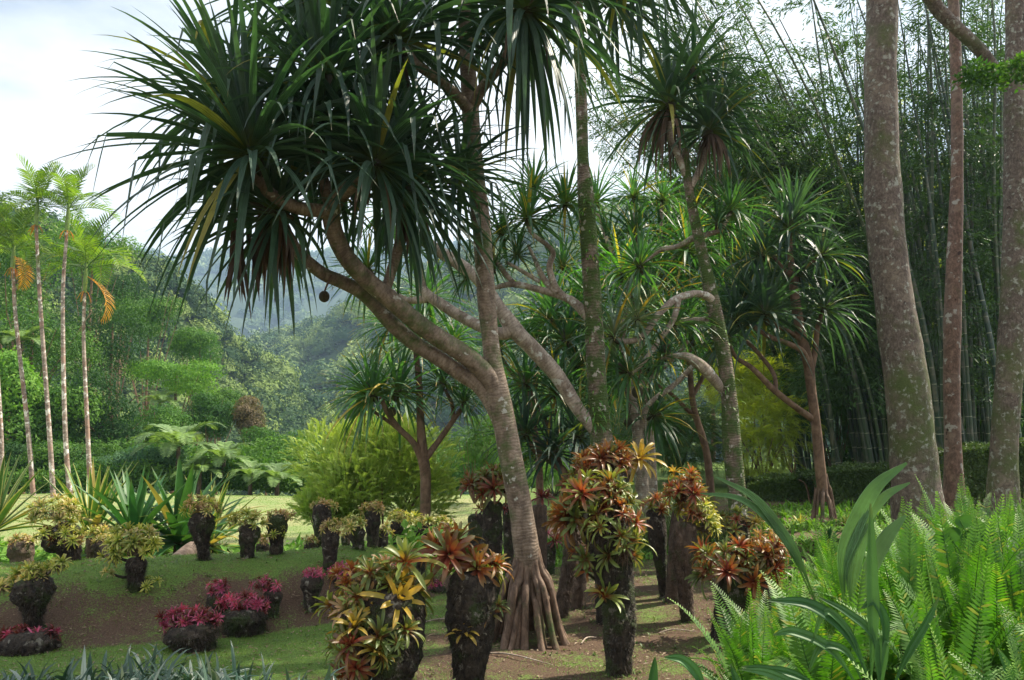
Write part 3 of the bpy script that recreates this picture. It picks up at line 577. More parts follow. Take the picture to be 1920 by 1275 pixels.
# ------------------------------------------------------------ bamboo
def bamboo(px, D, label, culms, fol, seed, mat='bambl', nl=9000):
    r = np.random.default_rng(seed); b = base(px, D); e = empty('bamboo_clump', b, label, 'bamboo', 'bamboo clumps behind the trunks'); tips = []
    for i in range(culms):
        a = r.uniform(0, 6.28); q = b + [r.normal(0, .95), r.normal(0, .6), -.1]; lean = r.normal(fol[0], fol[1]); Ht = r.uniform(11, 17)
        pts = [q + [lean*Ht*(t**1.7)*1.0 + .1*math.sin(a), r.normal(0, .15) + (q[1]-b[1])*.8*t, Ht*t*(1-.08*t*abs(lean))] for t in (0, .25, .5, .75, 1)]
        rd = r.uniform(.042, .07); mb = tube(MB(), pts, [rd, rd, rd*.85, rd*.6, rd*.25], 7, 4, cap=False, seed=seed+i)
        build('culm', mb, M['culm'], e, b)
        c = cat_(pts, 10); tips.append(c)
    P_ = []; Dn = []
    for c in tips:
        m = int(nl*1.7)//culms; t = r.uniform(0, 1, m)**.62; k = (t*(len(c)-1)).astype(int); base_ = c[k]
        nb = max(6, m//30); bt = r.uniform(.12, 1, nb)**.75; bk = (bt*(len(c)-1)).astype(int); bc = c[bk]; ba = r.uniform(0, 6.28, nb); bl = r.uniform(.4, 1.5, nb)
        w_ = r.integers(0, nb, m); s = r.uniform(.25, 1, m)*bl[w_]
        p = bc[w_] + np.stack([np.cos(ba[w_])*s, np.sin(ba[w_])*s, .25*s-.38*s*s], -1) + r.normal(0, .09, (m, 3)); P_.append(p)
        Dn.append(nrm(np.stack([np.cos(ba[w_]), np.sin(ba[w_]), -.55+0*s], -1) + r.normal(0, .5, (m, 3))))
    p = np.vstack(P_); d = np.vstack(Dn); n = len(p)
    build('foliage', MB().add(*leaves(p, d, rng.normal(0, 1, (n, 3)) + [0, 0, 1.2], U(.13, .26, n), U(.028, .048, n), np.clip(.5+.4*fbm(p*.8, 2)+rng.normal(0, .2, n), 0, 1))), M[mat], e, b, smooth=False)
for a in [(1655, 23, 'bamboo clump fanning out to the left behind the big red trunk', 36, (-.34, .14), 11, 'bambl', 38000),
          (1600, 28, 'farther bamboo clump leaning left over the pandanus grove', 24, (-.40, .16), 12, 'bambl', 36000),
          (1720, 25, 'upright bamboo clump just right of the big red trunk', 30, (-.06, .09), 13, 'bambl', 17000),
          (1800, 21, 'bamboo clump with thick dark culms beside the orange trunk', 22, (-.05, .07), 14, 'bambl', 11000),
          (1850, 26, 'bamboo clump between the orange trunk and the rightmost trunk', 26, (.02, .1), 15, 'bambl', 15000),
          (1950, 22, 'bamboo clump at the right edge of the photo', 16, (.03, .08), 16, 'bambl', 9000),
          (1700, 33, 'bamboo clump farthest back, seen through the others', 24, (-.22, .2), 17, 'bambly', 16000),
          (1500, 34, 'distant bamboo clump behind the slender stilt rooted tree', 22, (-.12, .2), 18, 'bambl', 18000)]: bamboo(*a)
# ------------------------------------------------------------ big trunks on the right
def ptube(mb, pw, **k):
    pts = [P(a[0], a[1], a[2]) for a in pw]; rad = [a[3]*.5*a[2]/F for a in pw]; return tube(mb, pts, rad, **k)
def bigtree(pw, mat, label, br=(), tuft=(), sides=28):
    b = P(*pw[0][:3]); b[2] = float(H(b[0], b[1])); e = empty('smooth_barked_tree', b, label, 'tree', 'tall smooth trunks on the right')
    mb = MB(); pts = [P(*a[:3]) for a in pw]; rad = [a[3]*.5*a[2]/F for a in pw]; pts[0] = b - [0, 0, .25]
    top = pts[-1] + (pts[-1]-pts[-2])*.5 + [0, 0, 2.5]; pts.append(top); rad.append(rad[-1]*.75)
    tube(mb, pts, rad, sides, 14, rough=.13, ns=1.3, seed=pw[0][0]); build('trunk', mb, M[mat], e, b)
    ends = []
    for i in range(4):
        a = i*1.57+.5; q = top - [0, 0, .3]; en = top + [2.4*math.cos(a), 2.0*math.sin(a), 2.6]; ends.append(en); build('limb', tube(MB(), [q, (q+en)/2+[0, 0, .3], en], [rad[-1]*.5, rad[-1]*.35, .04], 8, 4), M[mat], e, b)
    for bb in br:
        lb = MB(); ptube(lb, bb, sides=12, rough=.08, ns=3); build('limb', lb, M[mat], e, b)
    p, nn, kk, _ = crown_pts(top+[0, 0, 2.6], 3.4, 3., 2., 2600, 8, int(pw[0][0])); n = len(p)  # unseen crown above the view, added to cast dappled shade
    build('crown', MB().add(*leaves(p, np.cross(nn, rng.normal(0, 1, (n, 3))), nn, .2*U(.7, 1.3, n), .11, U(0, 1, n))), M['mid'], e, b, smooth=False)
    for (tx, ty, tD, rx, rz, n) in tuft:
        c = P(tx, ty, tD); k = tD/F; p, nn, kk, _ = crown_pts(c, rx*k, rx*k*.7, rz*k, n, 7, int(tx))
        o = build('leafy_branch', MB().add(*leaves(p, nn+rng.normal(0, .6, (n, 3)), rng.normal(0, .5, (n, 3))+[0, 0, 1], .10*U(.7, 1.3, n), .06, U(0, 1, n))), M['mid'], e, b, smooth=False)
bigtree([(1735, 1000, 12.6, 108.6), (1722, 960, 12.6, 92.0), (1712, 860, 12.6, 81.0), (1697, 700, 12.6, 77.3), (1670, 520, 12.6, 69.9), (1654, 330, 12.6, 64.4), (1651, 160, 12.6, 60.7), (1653, -20, 12.6, 57.0)], 'big', 'thickest red brown trunk with lichen patches and a mossy foot')
bigtree([(1788, 960, 15.5, 46.8), (1787, 860, 15.5, 31.2), (1784, 700, 15.5, 29.6), (1788, 520, 15.5, 29.6), (1794, 330, 15.5, 22.6), (1793, 160, 15.5, 21.1), (1786, -20, 15.5, 19.5)], 'bigor', 'slimmer orange red trunk with a pale patch, between the two thick trunks')
bigtree([(1878, 960, 14.6, 64.0), (1882, 860, 14.6, 49.2), (1892, 700, 14.6, 45.9), (1902, 520, 14.6, 44.3), (1905, 330, 14.6, 42.6), (1902, 180, 14.6, 36.1), (1902, -20, 14.6, 32.8)], 'big', 'thick red brown trunk nearest the right edge, with a limb crossing left',
        br=[[(1885, 150, 14.4, 22), (1862, 128, 14.2, 26), (1838, 95, 14., 24), (1800, 58, 13.9, 24), (1765, 25, 13.8, 26), (1735, -15, 13.7, 26)]], tuft=[(1850, 145, 13.6, 62, 32, 520), (1905, 140, 13., 50, 45, 420)])
for i in range(0): pass
lp = MB(); tube(lp, [P(1796, 368, 15.24)+[0, 0, 0], P(1797, 404, 15.24)], [.13, .13], 8, 2)
# ------------------------------------------------------------ pandanus
def head_T(n, tilt, r=1., w=.062, seg=7, kink=.0, a1=118, droop=(.5, 1.5)):
    d, i = fan(n, 6, a1, tilt, .8, .10); L = r*(.62 + .42*np.sin(np.clip(i*1.25+.2, 0, 1)*math.pi*.6))*U(.85, 1.12, n)
    V, Q, A = straps(d*.05*r, d, L, w*r*U(.8, 1.15, n), droop[0]+(droop[1]-droop[0])*i + rng.normal(0, .15, n), seg, 'strap', .34, kink, twist=.25)
    return V, Q, A
def skirt_T(n, r=1., w=.05):
    a = U(0, 6.28, n); d = np.stack([np.cos(a)*.5, np.sin(a)*.5, -U(.2, 1.2, n)], -1)
    return straps(nrm(d)*.04*r - [0, 0, .05*r], d, r*U(.45, .95, n), w*r*U(.6, 1.1, n), 3.5, 6, 'strap', .6, twist=.5)
HV = {}
def head_meshes(mat):
    if mat not in HV: HV[mat] = [mesh('leaf_head', *head_T(64, t, w=.050, seg=5), M[mat]) for t in (0, 25, 50, 75)]
    return HV[mat]
core_m = mesh('head_core', *tube(MB(), [(0, 0, -.12), (0, 0, 0), (0, 0, .1), (0, 0, .2)], [.022, .05, .045, .01], 8).arr(), M['core'])
sk_m = mesh('dead_leaf_skirt', *skirt_T(26), M['dead'])
fruit_m = None
def fruit(e, c, r, b):
    global fruit_m
    if fruit_m is None:
        u = np.linspace(0, math.pi, 14); v = np.linspace(0, 6.283, 18, endpoint=False); UU, VV = np.meshgrid(u, v, indexing='ij'); rr = 1+.05*np.sin(UU*16)*np.sin(VV*9)
        fruit_m = mesh('fruit', *MB().add(np.stack([rr*np.sin(UU)*np.cos(VV), rr*np.sin(UU)*np.sin(VV), rr*1.1*np.cos(UU)], -1), gq(14, 18, True), 0).arr(), M['fruit'])
    obj('fruit', fruit_m, e, c-b, sc_=r)
    t = MB(); tube(t, [c+[0, 0, r*.9], c+[.02, 0, r*2], c+[.06, 0, r*4]], [.008, .01, .012], 5, 3); build('fruit_stalk', t, M['dead'], e, b)
def small_head(e, b, px, py, D, rpx, tilt, az, mat='pandfar', skirt=False, core=True):
    c = P(px, py, D); r = rpx*D/F*1.14; k = [0, 25, 50, 75].index(min([0, 25, 50, 75], key=lambda q: abs(q-tilt)))
    obj('leaf_head', head_meshes(mat)[k], e, c-b, R(az)+U(-.2, .2), r*1.12)
    if core: obj('head_core', core_m, e, c-b, rot=(0, R(tilt), R(az)), sc_=r*1.3)
    if skirt: obj('dead_leaf_skirt', sk_m, e, c-b, U(0, 6), r*.95)
    return c
def stilts(e, b, top, n, rad, rr, mat='proot', seed=3, tr=.12):
    r = np.random.default_rng(seed)
    for i in range(n):
        a = 6.283*i/n + r.uniform(-.12, .12); q = rad*r.uniform(.72, 1.08); z = top[2] + r.uniform(-.16, .16)*(1.5 if n > 12 else 1)
        x, y = b[0]+q*math.cos(a), b[1]+q*math.sin(a); zb = float(H(x, y)); s = np.array([top[0]+tr*.75*math.cos(a), top[1]+tr*.75*math.sin(a), z]); en = np.array([x, y, zb-.05])
        m1 = s*.62 + en*.38; m1[:2] += np.array([math.cos(a), math.sin(a)])*.05*rad; m1[2] += .05
        w_ = rr*r.uniform(.7, 1.25); t = MB(); tube(t, [s+[0, 0, .06], s*.85+en*.15, m1, s*.25+en*.75, en], [w_*.8, w_, w_, w_*.95, w_*1.2], 9, 5, rough=.10, ns=9, seed=i)
        build('stilt_root', t, M[mat], e, b)
def leafblades(e, b, name, mat, blades):
    pass
# --- main tree
b0 = G(990, 1165); b0[1] = 7.95; b0[0] = P(992, 1165, 7.95)[0]; b0[2] = float(H(b0[0], b0[1]))
E = empty('screw_pine', b0, 'largest screw pine with cone of stilt roots and three long limbs in the centre', 'pandanus tree')
tm = MB(); dB = b0[1]
ptube(tm, [(992, 1090, dB, 30), (990, 1050, dB, 47), (977, 960, dB, 44), (962, 880, dB, 44), (947, 800, dB, 43), (933, 740, dB, 46), (922, 660, dB, 33), (912, 560, dB, 35), (903, 430, dB, 35), (888, 300, dB, 35), (880, 170, dB, 33), (872, 60, dB, 27), (868, -60, dB, 23)], sides=20, sub=10, rough=.05, ns=5)
ptube(tm, [(946, 780, dB, 34), (928, 728, dB-.03, 36), (905, 694, dB-.08, 36), (867, 662, dB-.15, 35), (823, 634, dB-.25, 35), (780, 603, dB-.35, 35), (736, 565, dB-.5, 35), (694, 530, dB-.6, 34), (660, 496, dB-.7, 34), (638, 462, dB-.75, 34), (625, 428, dB-.82, 34), (622, 398, dB-.87, 34), (634, 370, dB-.95, 32), (662, 345, dB-1.05, 28), (690, 318, dB-1.1, 24)], sides=18, sub=8, rough=.04, ns=5, seed=1)
ptube(tm, [(946, 810, dB, 30), (925, 758, dB+.02, 34), (900, 722, dB+.02, 34), (867, 702, dB, 30), (823, 672, dB-.1, 29), (780, 645, dB-.15, 29), (736, 608, dB-.25, 29), (704, 572, dB-.3, 28), (675, 546, dB-.35, 27), (640, 528, dB-.4, 26), (604, 512, dB-.5, 25), (566, 480, dB-.6, 23), (545, 450, dB-.7, 20), (535, 425, dB-.8, 18)], sides=16, sub=8, rough=.04, ns=5, seed=2)
ptube(tm, [(632, 400, dB-.85, 30), (605, 396, dB-.95, 27), (560, 390, dB-1.1, 26), (520, 372, dB-1.2, 24), (490, 345, dB-1.3, 23), (475, 310, dB-1.35, 20)], sides=16, sub=6, rough=.04, ns=5, seed=3)
ptube(tm, [(626, 400, dB-.85, 27), (612, 360, dB-.9, 23), (600, 300, dB-.9, 20), (600, 240, dB-.9, 17)], sides=14, sub=6, rough=.04, seed=4)
ptube(tm, [(722, 548, dB-.5, 20), (735, 505, dB-.4, 20), (750, 450, dB-.4, 20), (752, 405, dB-.4, 20), (757, 370, dB-.4, 17)], sides=12, sub=6, rough=.04, seed=5)
ptube(tm, [(885, 200, dB, 26), (905, 165, dB-.2, 21), (940, 120, dB-.4, 21), (965, 80, dB-.6, 20), (975, 50, dB-.7, 18)], sides=14, sub=6, rough=.04, seed=6)
ptube(tm, [(886, 215, dB, 26), (855, 178, dB-.2, 21), (815, 145, dB-.4, 20), (780, 120, dB-.5, 18), (760, 90, dB-.6, 17)], sides=14, sub=6, rough=.04, seed=7)
build('trunk', tm, M['ptrunk'], E, b0)
stilts(E, b0, P(990, 1066, dB), 27, .43, .031, tr=.12)
hc = 0
def big_head(px, py, D, rpx, tilt, az, n, kink=.32, w=.046, a1=125, droop=(.45, 1.5), sk=0, sksc=.6):
    global hc
    c = P(px, py, D); r = rpx*D/F*1.03; hc += 1; n = int(n*1.45)
    o = obj('leaf_head', mesh('leaf_head', *head_T(n, tilt, r, w, 9, kink, a1, droop), M['pand']), E, c-b0, R(az))
    obj('head_core', core_m, E, c-b0, rot=(0, R(tilt), R(az)), sc_=r*1.1)
    if sk: obj('dead_leaf_skirt', mesh('dead_leaf_skirt', *skirt_T(sk, r*sksc, .07), M['dead']), E, c-b0)
big_head(470, 292, dB-1.4, 325, 35, 195, 92, .2, sk=0, droop=(.4, 1.15))
big_head(520, 400, dB-1.0, 235, 70, 190, 50, .15, sk=12, sksc=.8)
big_head(600, 225, dB-.95, 280, 15, 100, 84, .2)
big_head(705, 308, dB-1.15, 270, 25, -10, 92, .3, sk=6)
big_head(760, 355, dB-.45, 240, 35, 0, 70, .25, sk=8)
big_head(430, 190, dB-.9, 260, 30, 180, 62, .1)
big_head(740, 75, dB-.6, 290, 30, 170, 84, .2, sk=4)
big_head(985, 20, dB-.75, 285, 60, -20, 84, .25, a1=140, droop=(1., 2.4), sk=5)
big_head(872, -70, dB, 270, 10, 10, 60, .15, a1=135, droop=(.9, 2.2))
big_head(590, -10, dB-.4, 260, 30, 180, 60, .15)
big_head(610, 140, dB-1.2, 255, 20, 160, 56, .35)
big_head(860, 330, dB-.2, 190, 50, 10, 34, .3)
for (px, py, dz, n, ln) in [(515, 405, -.95, 15, .62), (455, 430, -.9, 8, .75), (770, 395, -.4, 7, .45)]:
    c = P(px, py, dB+dz); d = rng.normal(0, .14, (n, 3)); d[:, 2] = -1; q = c + rng.normal(0, .05, (n, 3)) - b0
    obj('dead_leaf_skirt', mesh('dead_leaf_skirt', *straps(q, d, ln*U(.6, 1.15, n), .055, .2, 7, 'strap', 1.0, twist=.8), M['dead']), E)
fruit(E, P(608, 556, dB-.6), .05, b0)
# --- far-left fork tree (thick pale branch from the mossy trunk)
def pand(base_px, D, paths, heads, label, mat='pandfar', bm='thin', st=None, name='screw_pine', moss=None, fruits=(), group=None, sides=12, rough=.06):
    b = P(*paths[0][0][:2], D); b[2] = float(H(b[0], D)); e = empty(name, b, label, 'pandanus tree', group); t = MB()
    for i, pth in enumerate(paths):
        pw = [(a[0], a[1], D+a[2], a[3]) for a in pth]
        pts = [P(*a[:3]) for a in pw]; rad = [a[3]*.5*a[2]/F for a in pw]
        if i == 0: 
            if st: pts[0] = b + [0, 0, st[0]*.55]; rad[0] *= .6
            else: pts[0] = b - [0, 0, .2]
        t = MB(); tube(t, pts, rad, sides, 6, rough=rough, ns=4, seed=base_px+i)
        build('limb' if i else 'trunk', t, M['pbranch' if i and bm == 'mossy' else bm], e, b)
    if st: stilts(e, b, b+[0, 0, st[0]], st[1], st[2], st[3], seed=base_px, tr=st[4] if len(st) > 4 else .06)
    for h in heads: small_head(e, b, h[0], h[1], D+h[2], h[3], h[4], h[5], h[6] if len(h) > 6 else mat, len(h) > 7)
    for f_ in fruits: fruit(e, P(f_[0], f_[1], D+f_[2]), .085, b)
    if moss:
        for (px, py, dz, r_, n) in moss:
            mm = MB()
            c = P(px, py, D+dz); a = U(0, 6.28, n); hh = U(-1, 1, n)*r_; q = c + np.stack([np.cos(a)*.12, np.sin(a)*.12, hh], -1)
            mm.add(*straps(q, np.stack([np.cos(a), np.sin(a), U(-.4, .8, n)], -1), U(.08, .24, n), .022, 2., 4, 'lance', .2))
            build('epiphytes', mm, M['fern'], e, b)
    return e
pand(1135, 10.2, [
  [(1150, 1100, 0, 52), (1138, 1000, 0, 45), (1130, 860, 0, 45), (1122, 760, 0, 38), (1115, 640, 0, 36), (1110, 540, 0, 34), (1103, 440, 0, 33), (1098, 360, 0, 31), (1093, 300, 0, 23), (1090, 200, 0, 23), (1085, 60, 0, 22), (1080, -80, 0, 19)],
  [(1134, 838, .0, 22), (1116, 806, 0, 26), (1085, 768, 0, 25), (1045, 705, -.1, 29), (1005, 660, -.2, 31), (975, 630, -.3, 31), (960, 612, -.3, 33), (935, 575, -.3, 24), (900, 525, -.2, 24), (850, 488, 0, 24), (800, 455, .1, 22), (765, 425, .1, 19), (735, 400, .1, 15)],
  [(958, 618, -.3, 31), (935, 625, -.3, 24), (880, 602, -.2, 21), (830, 572, -.1, 21), (795, 545, 0, 19), (785, 505, 0, 12), (780, 470, 0, 9)],
  [(800, 560, 0, 17), (765, 563, 0, 12), (730, 545, 0, 12), (690, 520, 0, 10)],
  [(1108, 600, 0, 21), (1085, 575, .1, 19), (1060, 558, .2, 15), (1000, 540, .3, 13), (960, 533, .3, 12), (925, 540, .3, 8)],
  [(1060, 560, .2, 14), (1040, 535, .2, 13), (1030, 500, .2, 12), (1036, 470, .2, 10), (1000, 440, .2, 8), (988, 420, .2, 7)],
  [(1045, 550, .2, 14), (1018, 520, .3, 12), (1000, 480, .3, 7), (990, 460, .3, 6)],
  [(965, 533, .3, 10), (945, 510, .3, 10), (925, 480, .3, 9), (915, 455, .3, 8)],
  [(1012, 528, .3, 9), (990, 515, .3, 8), (965, 500, .3, 7), (950, 492, .3, 6)]],
 [(690, 505, 0, 80, 50, 180), (735, 395, .1, 90, 25, 150), (782, 468, 0, 55, 0, 0), (990, 410, .2, 95, 10, 100), (1060, 385, .3, 85, 10, 20), (940, 440, .3, 75, 30, 180), (970, 480, .3, 50, 10, 90), (925, 505, .3, 50, 30, 180), (875, 520, .4, 55, 20, 180), (1000, 350, .6, 70, 10, 90),
  (1078, -60, 0, 190, 30, 90, 'pand'), (1190, -110, -.4, 190, 60, 0, 'pand'), (1150, 0, 1, 130, 50, 0, 'pand')],
 'upright moss hung trunk whose thick pale limb forks left behind the main tree', 'pandfar', 'mossy', moss=[(1105, 440, 0, .45, 70), (1112, 560, 0, .6, 50), (1118, 700, 0, .7, 50), (1112, 780, -.1, .2, 60), (1095, 370, 0, .3, 30)], group=None)
# leaning trunk with crown
pand(1385, 12.4, [
  [(1388, 1010, 0, 40), (1382, 930, 0, 34), (1372, 830, 0, 36), (1366, 735, 0, 30), (1352, 640, 0, 28), (1335, 560, 0, 28), (1318, 480, 0, 22), (1300, 400, 0, 20), (1288, 330, 0, 16), (1285, 280, 0, 14)],
  [(1372, 752, .02, 9), (1352, 728, 0, 18), (1325, 695, -.2, 22), (1300, 675, -.3, 20), (1280, 667, -.3, 14), (1240, 672, -.3, 9)],
  [(1340, 565, 0, 18), (1318, 552, -.2, 14), (1295, 552, -.3, 14), (1265, 562, -.4, 14), (1235, 590, -.5, 13), (1205, 630, -.6, 12), (1175, 640, -.7, 11), (1150, 636, -.8, 9)],
  [(1272, 562, -.4, 12), (1262, 600, -.4, 11), (1235, 640, -.4, 10), (1205, 680, -.4, 9), (1180, 705, -.4, 8)],
  [(1325, 600, 0, 14), (1300, 600, .2, 12), (1270, 602, .3, 10)],
  [(1310, 440, 0, 14), (1270, 462, .3, 10), (1235, 470, .5, 10), (1200, 500, .6, 9)],
  [(1305, 445, 0, 12), (1330, 438, .1, 10), (1352, 430, .1, 9), (1368, 402, .1, 8)],
  [(1290, 340, 0, 14), (1275, 300, 0, 14), (1258, 262, 0, 12), (1255, 230, 0, 12)],
  [(1296, 350, 0, 12), (1315, 310, 0, 12), (1325, 270, 0, 12)]],
 [(1255, 195, 0, 150, 15, 170, 'pand', 1), (1330, 245, -.1, 118, 35, 0, 'pand', 1), (1300, 130, .2, 120, 15, 90, 'pand'), (1355, 200, .2, 100, 40, 10, 'pand'), (1370, 395, .1, 75, 30, 0), (1345, 420, .1, 60, 20, 0),
  (1150, 632, -.8, 95, 40, 150, 'pandgrey'), (1195, 600, -.6, 75, 10, 90, 'pandgrey'), (1262, 610, 0, 80, 30, 180), (1200, 500, .6, 90, 20, 180), (1180, 700, -.4, 80, 40, 190), (1245, 670, -.3, 60, 30, 180)],
 'leaning mossy trunk with a looping pale limb and two dark leaf heads high up', 'pandfar', 'mossy', moss=[(1360, 700, 0, .8, 20), (1300, 420, 0, .4, 30)], fruits=[(1250, 655, -.3), (1165, 690, -.4), (1195, 735, -.3)])
# slender stilt-rooted tree
pand(1545, 14.6, [
  [(1546, 960, 0, 26), (1540, 900, 0, 20), (1530, 800, 0, 18), (1522, 740, 0, 18), (1515, 680, 0, 20), (1500, 620, 0, 20), (1488, 540, 0, 16), (1482, 480, 0, 12), (1480, 440, 0, 10)],
  [(1522, 785, 0, 14), (1490, 762, -.2, 12), (1450, 730, -.3, 12), (1410, 690, -.4, 10), (1380, 670, -.4, 8), (1365, 640, -.4, 7)],
  [(1515, 690, 0, 14), (1505, 660, -.2, 12), (1480, 645, -.4, 10), (1440, 630, -.5, 9), (1410, 610, -.5, 8)],
  [(1520, 700, 0, 12), (1528, 660, .1, 11), (1532, 620, .1, 10), (1540, 590, .1, 8)],
  [(1455, 735, -.3, 9), (1450, 700, 0, 8), (1420, 660, .2, 8), (1400, 640, .3, 7)],
  [(1505, 640, 0, 9), (1480, 622, -.2, 8), (1455, 610, -.3, 7), (1440, 590, -.3, 7)],
  [(1490, 530, 0, 10), (1510, 500, .1, 9), (1530, 485, .1, 8)],
  [(1486, 520, 0, 9), (1465, 500, -.1, 8), (1450, 480, -.1, 7)]],
 [(1480, 430, 0, 105, 10, 60, 'pand'), (1430, 480, -.2, 90, 35, 180, 'pand'), (1540, 480, .1, 85, 35, 0, 'pand'), (1500, 520, 0, 60, 10, 60), (1435, 590, -.4, 120, 12, 180, 'pand'), (1545, 580, .1, 90, 25, 0, 'pand'), (1380, 600, -.3, 85, 35, 180, 'pand'),
  (1360, 640, -.4, 65, 50, 180, 'pand'), (1490, 400, .3, 80, 10, 0, 'pand'), (1510, 600, .4, 50, 20, 0), (1400, 560, .3, 80, 20, 180, 'pand')],
 'slender stilt rooted screw pine with many dark round heads, in front of the bamboo', 'pand', 'thin', st=(.62, 9, .26, .03, .07))
# small one in front of the yellow bush
pand(797, 15.5, [
  [(797, 975, 0, 20), (798, 900, 0, 20), (793, 855, 0, 20), (788, 780, 0, 14), (786, 720, 0, 12), (780, 660, 0, 10), (778, 620, 0, 8)],
  [(792, 862, 0, 16), (775, 830, -.1, 12), (745, 800, -.2, 11), (725, 770, -.3, 10), (715, 745, -.3, 8)],
  [(796, 862, 0, 14), (820, 830, .1, 11), (845, 795, .2, 10), (870, 760, .2, 8)],
  [(850, 790, .2, 8), (848, 760, .2, 7), (835, 730, .2, 6)],
  [(770, 825, 0, 8), (735, 795, .2, 7), (700, 770, .2, 6), (690, 750, .2, 6)]],
 [(700, 742, -.3, 95, 30, 190), (745, 735, -.2, 95, 20, 60), (688, 735, .1, 80, 55, 180), (830, 720, .2, 80, 10, 90), (870, 755, .2, 55, 30, 0), (780, 640, 0, 90, 10, 90), (735, 610, .3, 80, 35, 180, 'pandfar'), (800, 560, .3, 90, 15, 40, 'pandfar'), (850, 640, .3, 70, 40, 0)],
 'small forked screw pine standing in front of the yellow green bush', 'pandfar', 'thin', moss=None, fruits=[(735, 772, -.3)])
# dense grove between the mossy trunk and the leaning trunk
pand(1215, 15.5, [
  [(1212, 950, 0, 26), (1200, 870, 0, 26), (1195, 800, 0, 22), (1180, 730, 0, 18), (1170, 660, 0, 14), (1165, 600, 0, 12)],
  [(1198, 860, 0, 16), (1185, 885, -.2, 10), (1150, 870, -.3, 9)],
  [(1200, 810, 0, 14), (1215, 760, -.2, 10), (1260, 725, -.3, 10), (1295, 690, -.3, 9), (1300, 680, -.3, 8)],
  [(1182, 740, 0, 12), (1220, 710, .2, 9), (1265, 670, .3, 8), (1290, 640, .3, 7)],
  [(1170, 660, 0, 12), (1130, 600, .3, 9), (1105, 560, .3, 8)], [(1165, 620, 0, 12), (1180, 540, 0, 9), (1170, 500, 0, 8)]],
 [(1165, 515, -.2, 85, 5, 60, 'pandbright'), (1215, 585, 0, 100, 10, 150, 'pandgrey'), (1110, 560, .3, 95, 20, 180), (1290, 600, .4, 80, 30, 0), (1140, 740, 0, 90, 45, 180), (1225, 780, 0, 80, 60, -20), (1150, 680, .2, 90, 40, 170), (1290, 470, .6, 90, 10, 0), (1240, 520, .8, 90, 10, 90), (1150, 860, -.3, 60, 50, 180)],
 'tangled screw pine with looping branches and hanging fruit between the mossy and leaning trunks', 'pandfar', 'pbranch', fruits=[(1168, 722, -.2), (1178, 792, -.2), (1235, 690, -.3)])
pand(1225, 18, [[(1226, 930, 0, 18), (1222, 860, 0, 16), (1215, 780, 0, 14), (1200, 600, 0, 12), (1190, 400, 0, 8)], [(1205, 620, 0, 10), (1235, 480, 0, 8), (1240, 380, 0, 7)], [(1200, 600, 0, 10), (1150, 480, 0, 8), (1120, 400, 0, 7)], [(1205, 600, 0, 10), (1270, 470, 0, 8), (1290, 440, 0, 7)]],
 [(1188, 370, 0, 62, 5, 60), (1242, 375, 0, 60, 10, 40), (1118, 380, 0, 70, 25, 180), (1290, 430, 0, 80, 30, 0), (1190, 440, 0, 80, 10, 0), (1240, 450, .3, 80, 20, 0), (1140, 470, .2, 80, 30, 180), (1320, 500, .3, 70, 30, 0)],
 'tall thin screw pine whose bright heads stand against the sky right of the mossy trunk', 'pandfar', 'pbranch')
pand(1060, 14.2, [[(1075, 960, 0, 20), (1062, 905, 0, 18), (1040, 870, 0, 14), (1010, 850, 0, 12), (990, 830, 0, 10)], [(1065, 920, 0, 12), (1080, 880, 0, 10), (1082, 840, 0, 9)], [(1055, 890, 0, 10), (1040, 820, .4, 9), (1050, 740, .4, 8)], [(1042, 830, .4, 9), (1000, 740, .4, 8), (985, 700, .4, 7)]],
 [(985, 815, 0, 85, 25, 180, 'pand'), (1035, 850, -.2, 90, 10, 30, 'pand'), (1085, 820, 0, 95, 30, 10, 'pand'), (1045, 740, .4, 100, 10, 0), (985, 720, .4, 90, 30, 180), (1060, 640, .9, 100, 20, 180), (1030, 600, 1.4, 95, 10, 90), (1085, 690, .9, 90, 30, 0)],
 'bushy low screw pine between the main trunk and the mossy trunk', 'pandfar', 'thin')
pand(1330, 17.5, [[(1335, 930, 0, 16), (1325, 850, 0, 14), (1300, 760, 0, 12), (1290, 640, 0, 10), (1285, 560, 0, 8)], [(1300, 740, 0, 9), (1330, 680, 0, 8), (1350, 600, 0, 7)], [(1295, 660, 0, 8), (1250, 600, 0, 7), (1230, 560, 0, 6)], [(1310, 790, 0, 9), (1260, 740, 0, 7), (1230, 720, 0, 6)]],
 [(1285, 545, 0, 85, 5, 90), (1355, 585, 0, 85, 30, 0), (1225, 540, 0, 85, 30, 180), (1220, 700, 0, 80, 45, 180), (1320, 470, .4, 80, 10, 0), (1380, 500, .6, 75, 30, 0), (1400, 440, .5, 70, 20, 0), (1300, 640, -.4, 75, 30, 40)],
 'light green screw pine filling the gap just behind the leaning trunk', 'pandfar', 'thin')
pand(1010, 17, [[(1015, 940, 0, 16), (1010, 860, 0, 13), (1000, 780, 0, 11), (1010, 680, 0, 9), (1040, 600, 0, 8)], [(1005, 760, 0, 9), (960, 700, 0, 7), (940, 670, 0, 6)], [(1010, 690, 0, 8), (1060, 640, 0, 7), (1080, 600, 0, 6)]],
 [(1040, 580, 0, 80, 5, 90), (935, 655, 0, 75, 30, 180), (1085, 590, 0, 80, 30, 0), (1000, 640, 0, 80, 10, 100), (1055, 500, .5, 70, 10, 100)],
 'screw pine seen in the gap between the main trunk and the mossy trunk', 'pandfar', 'thin')
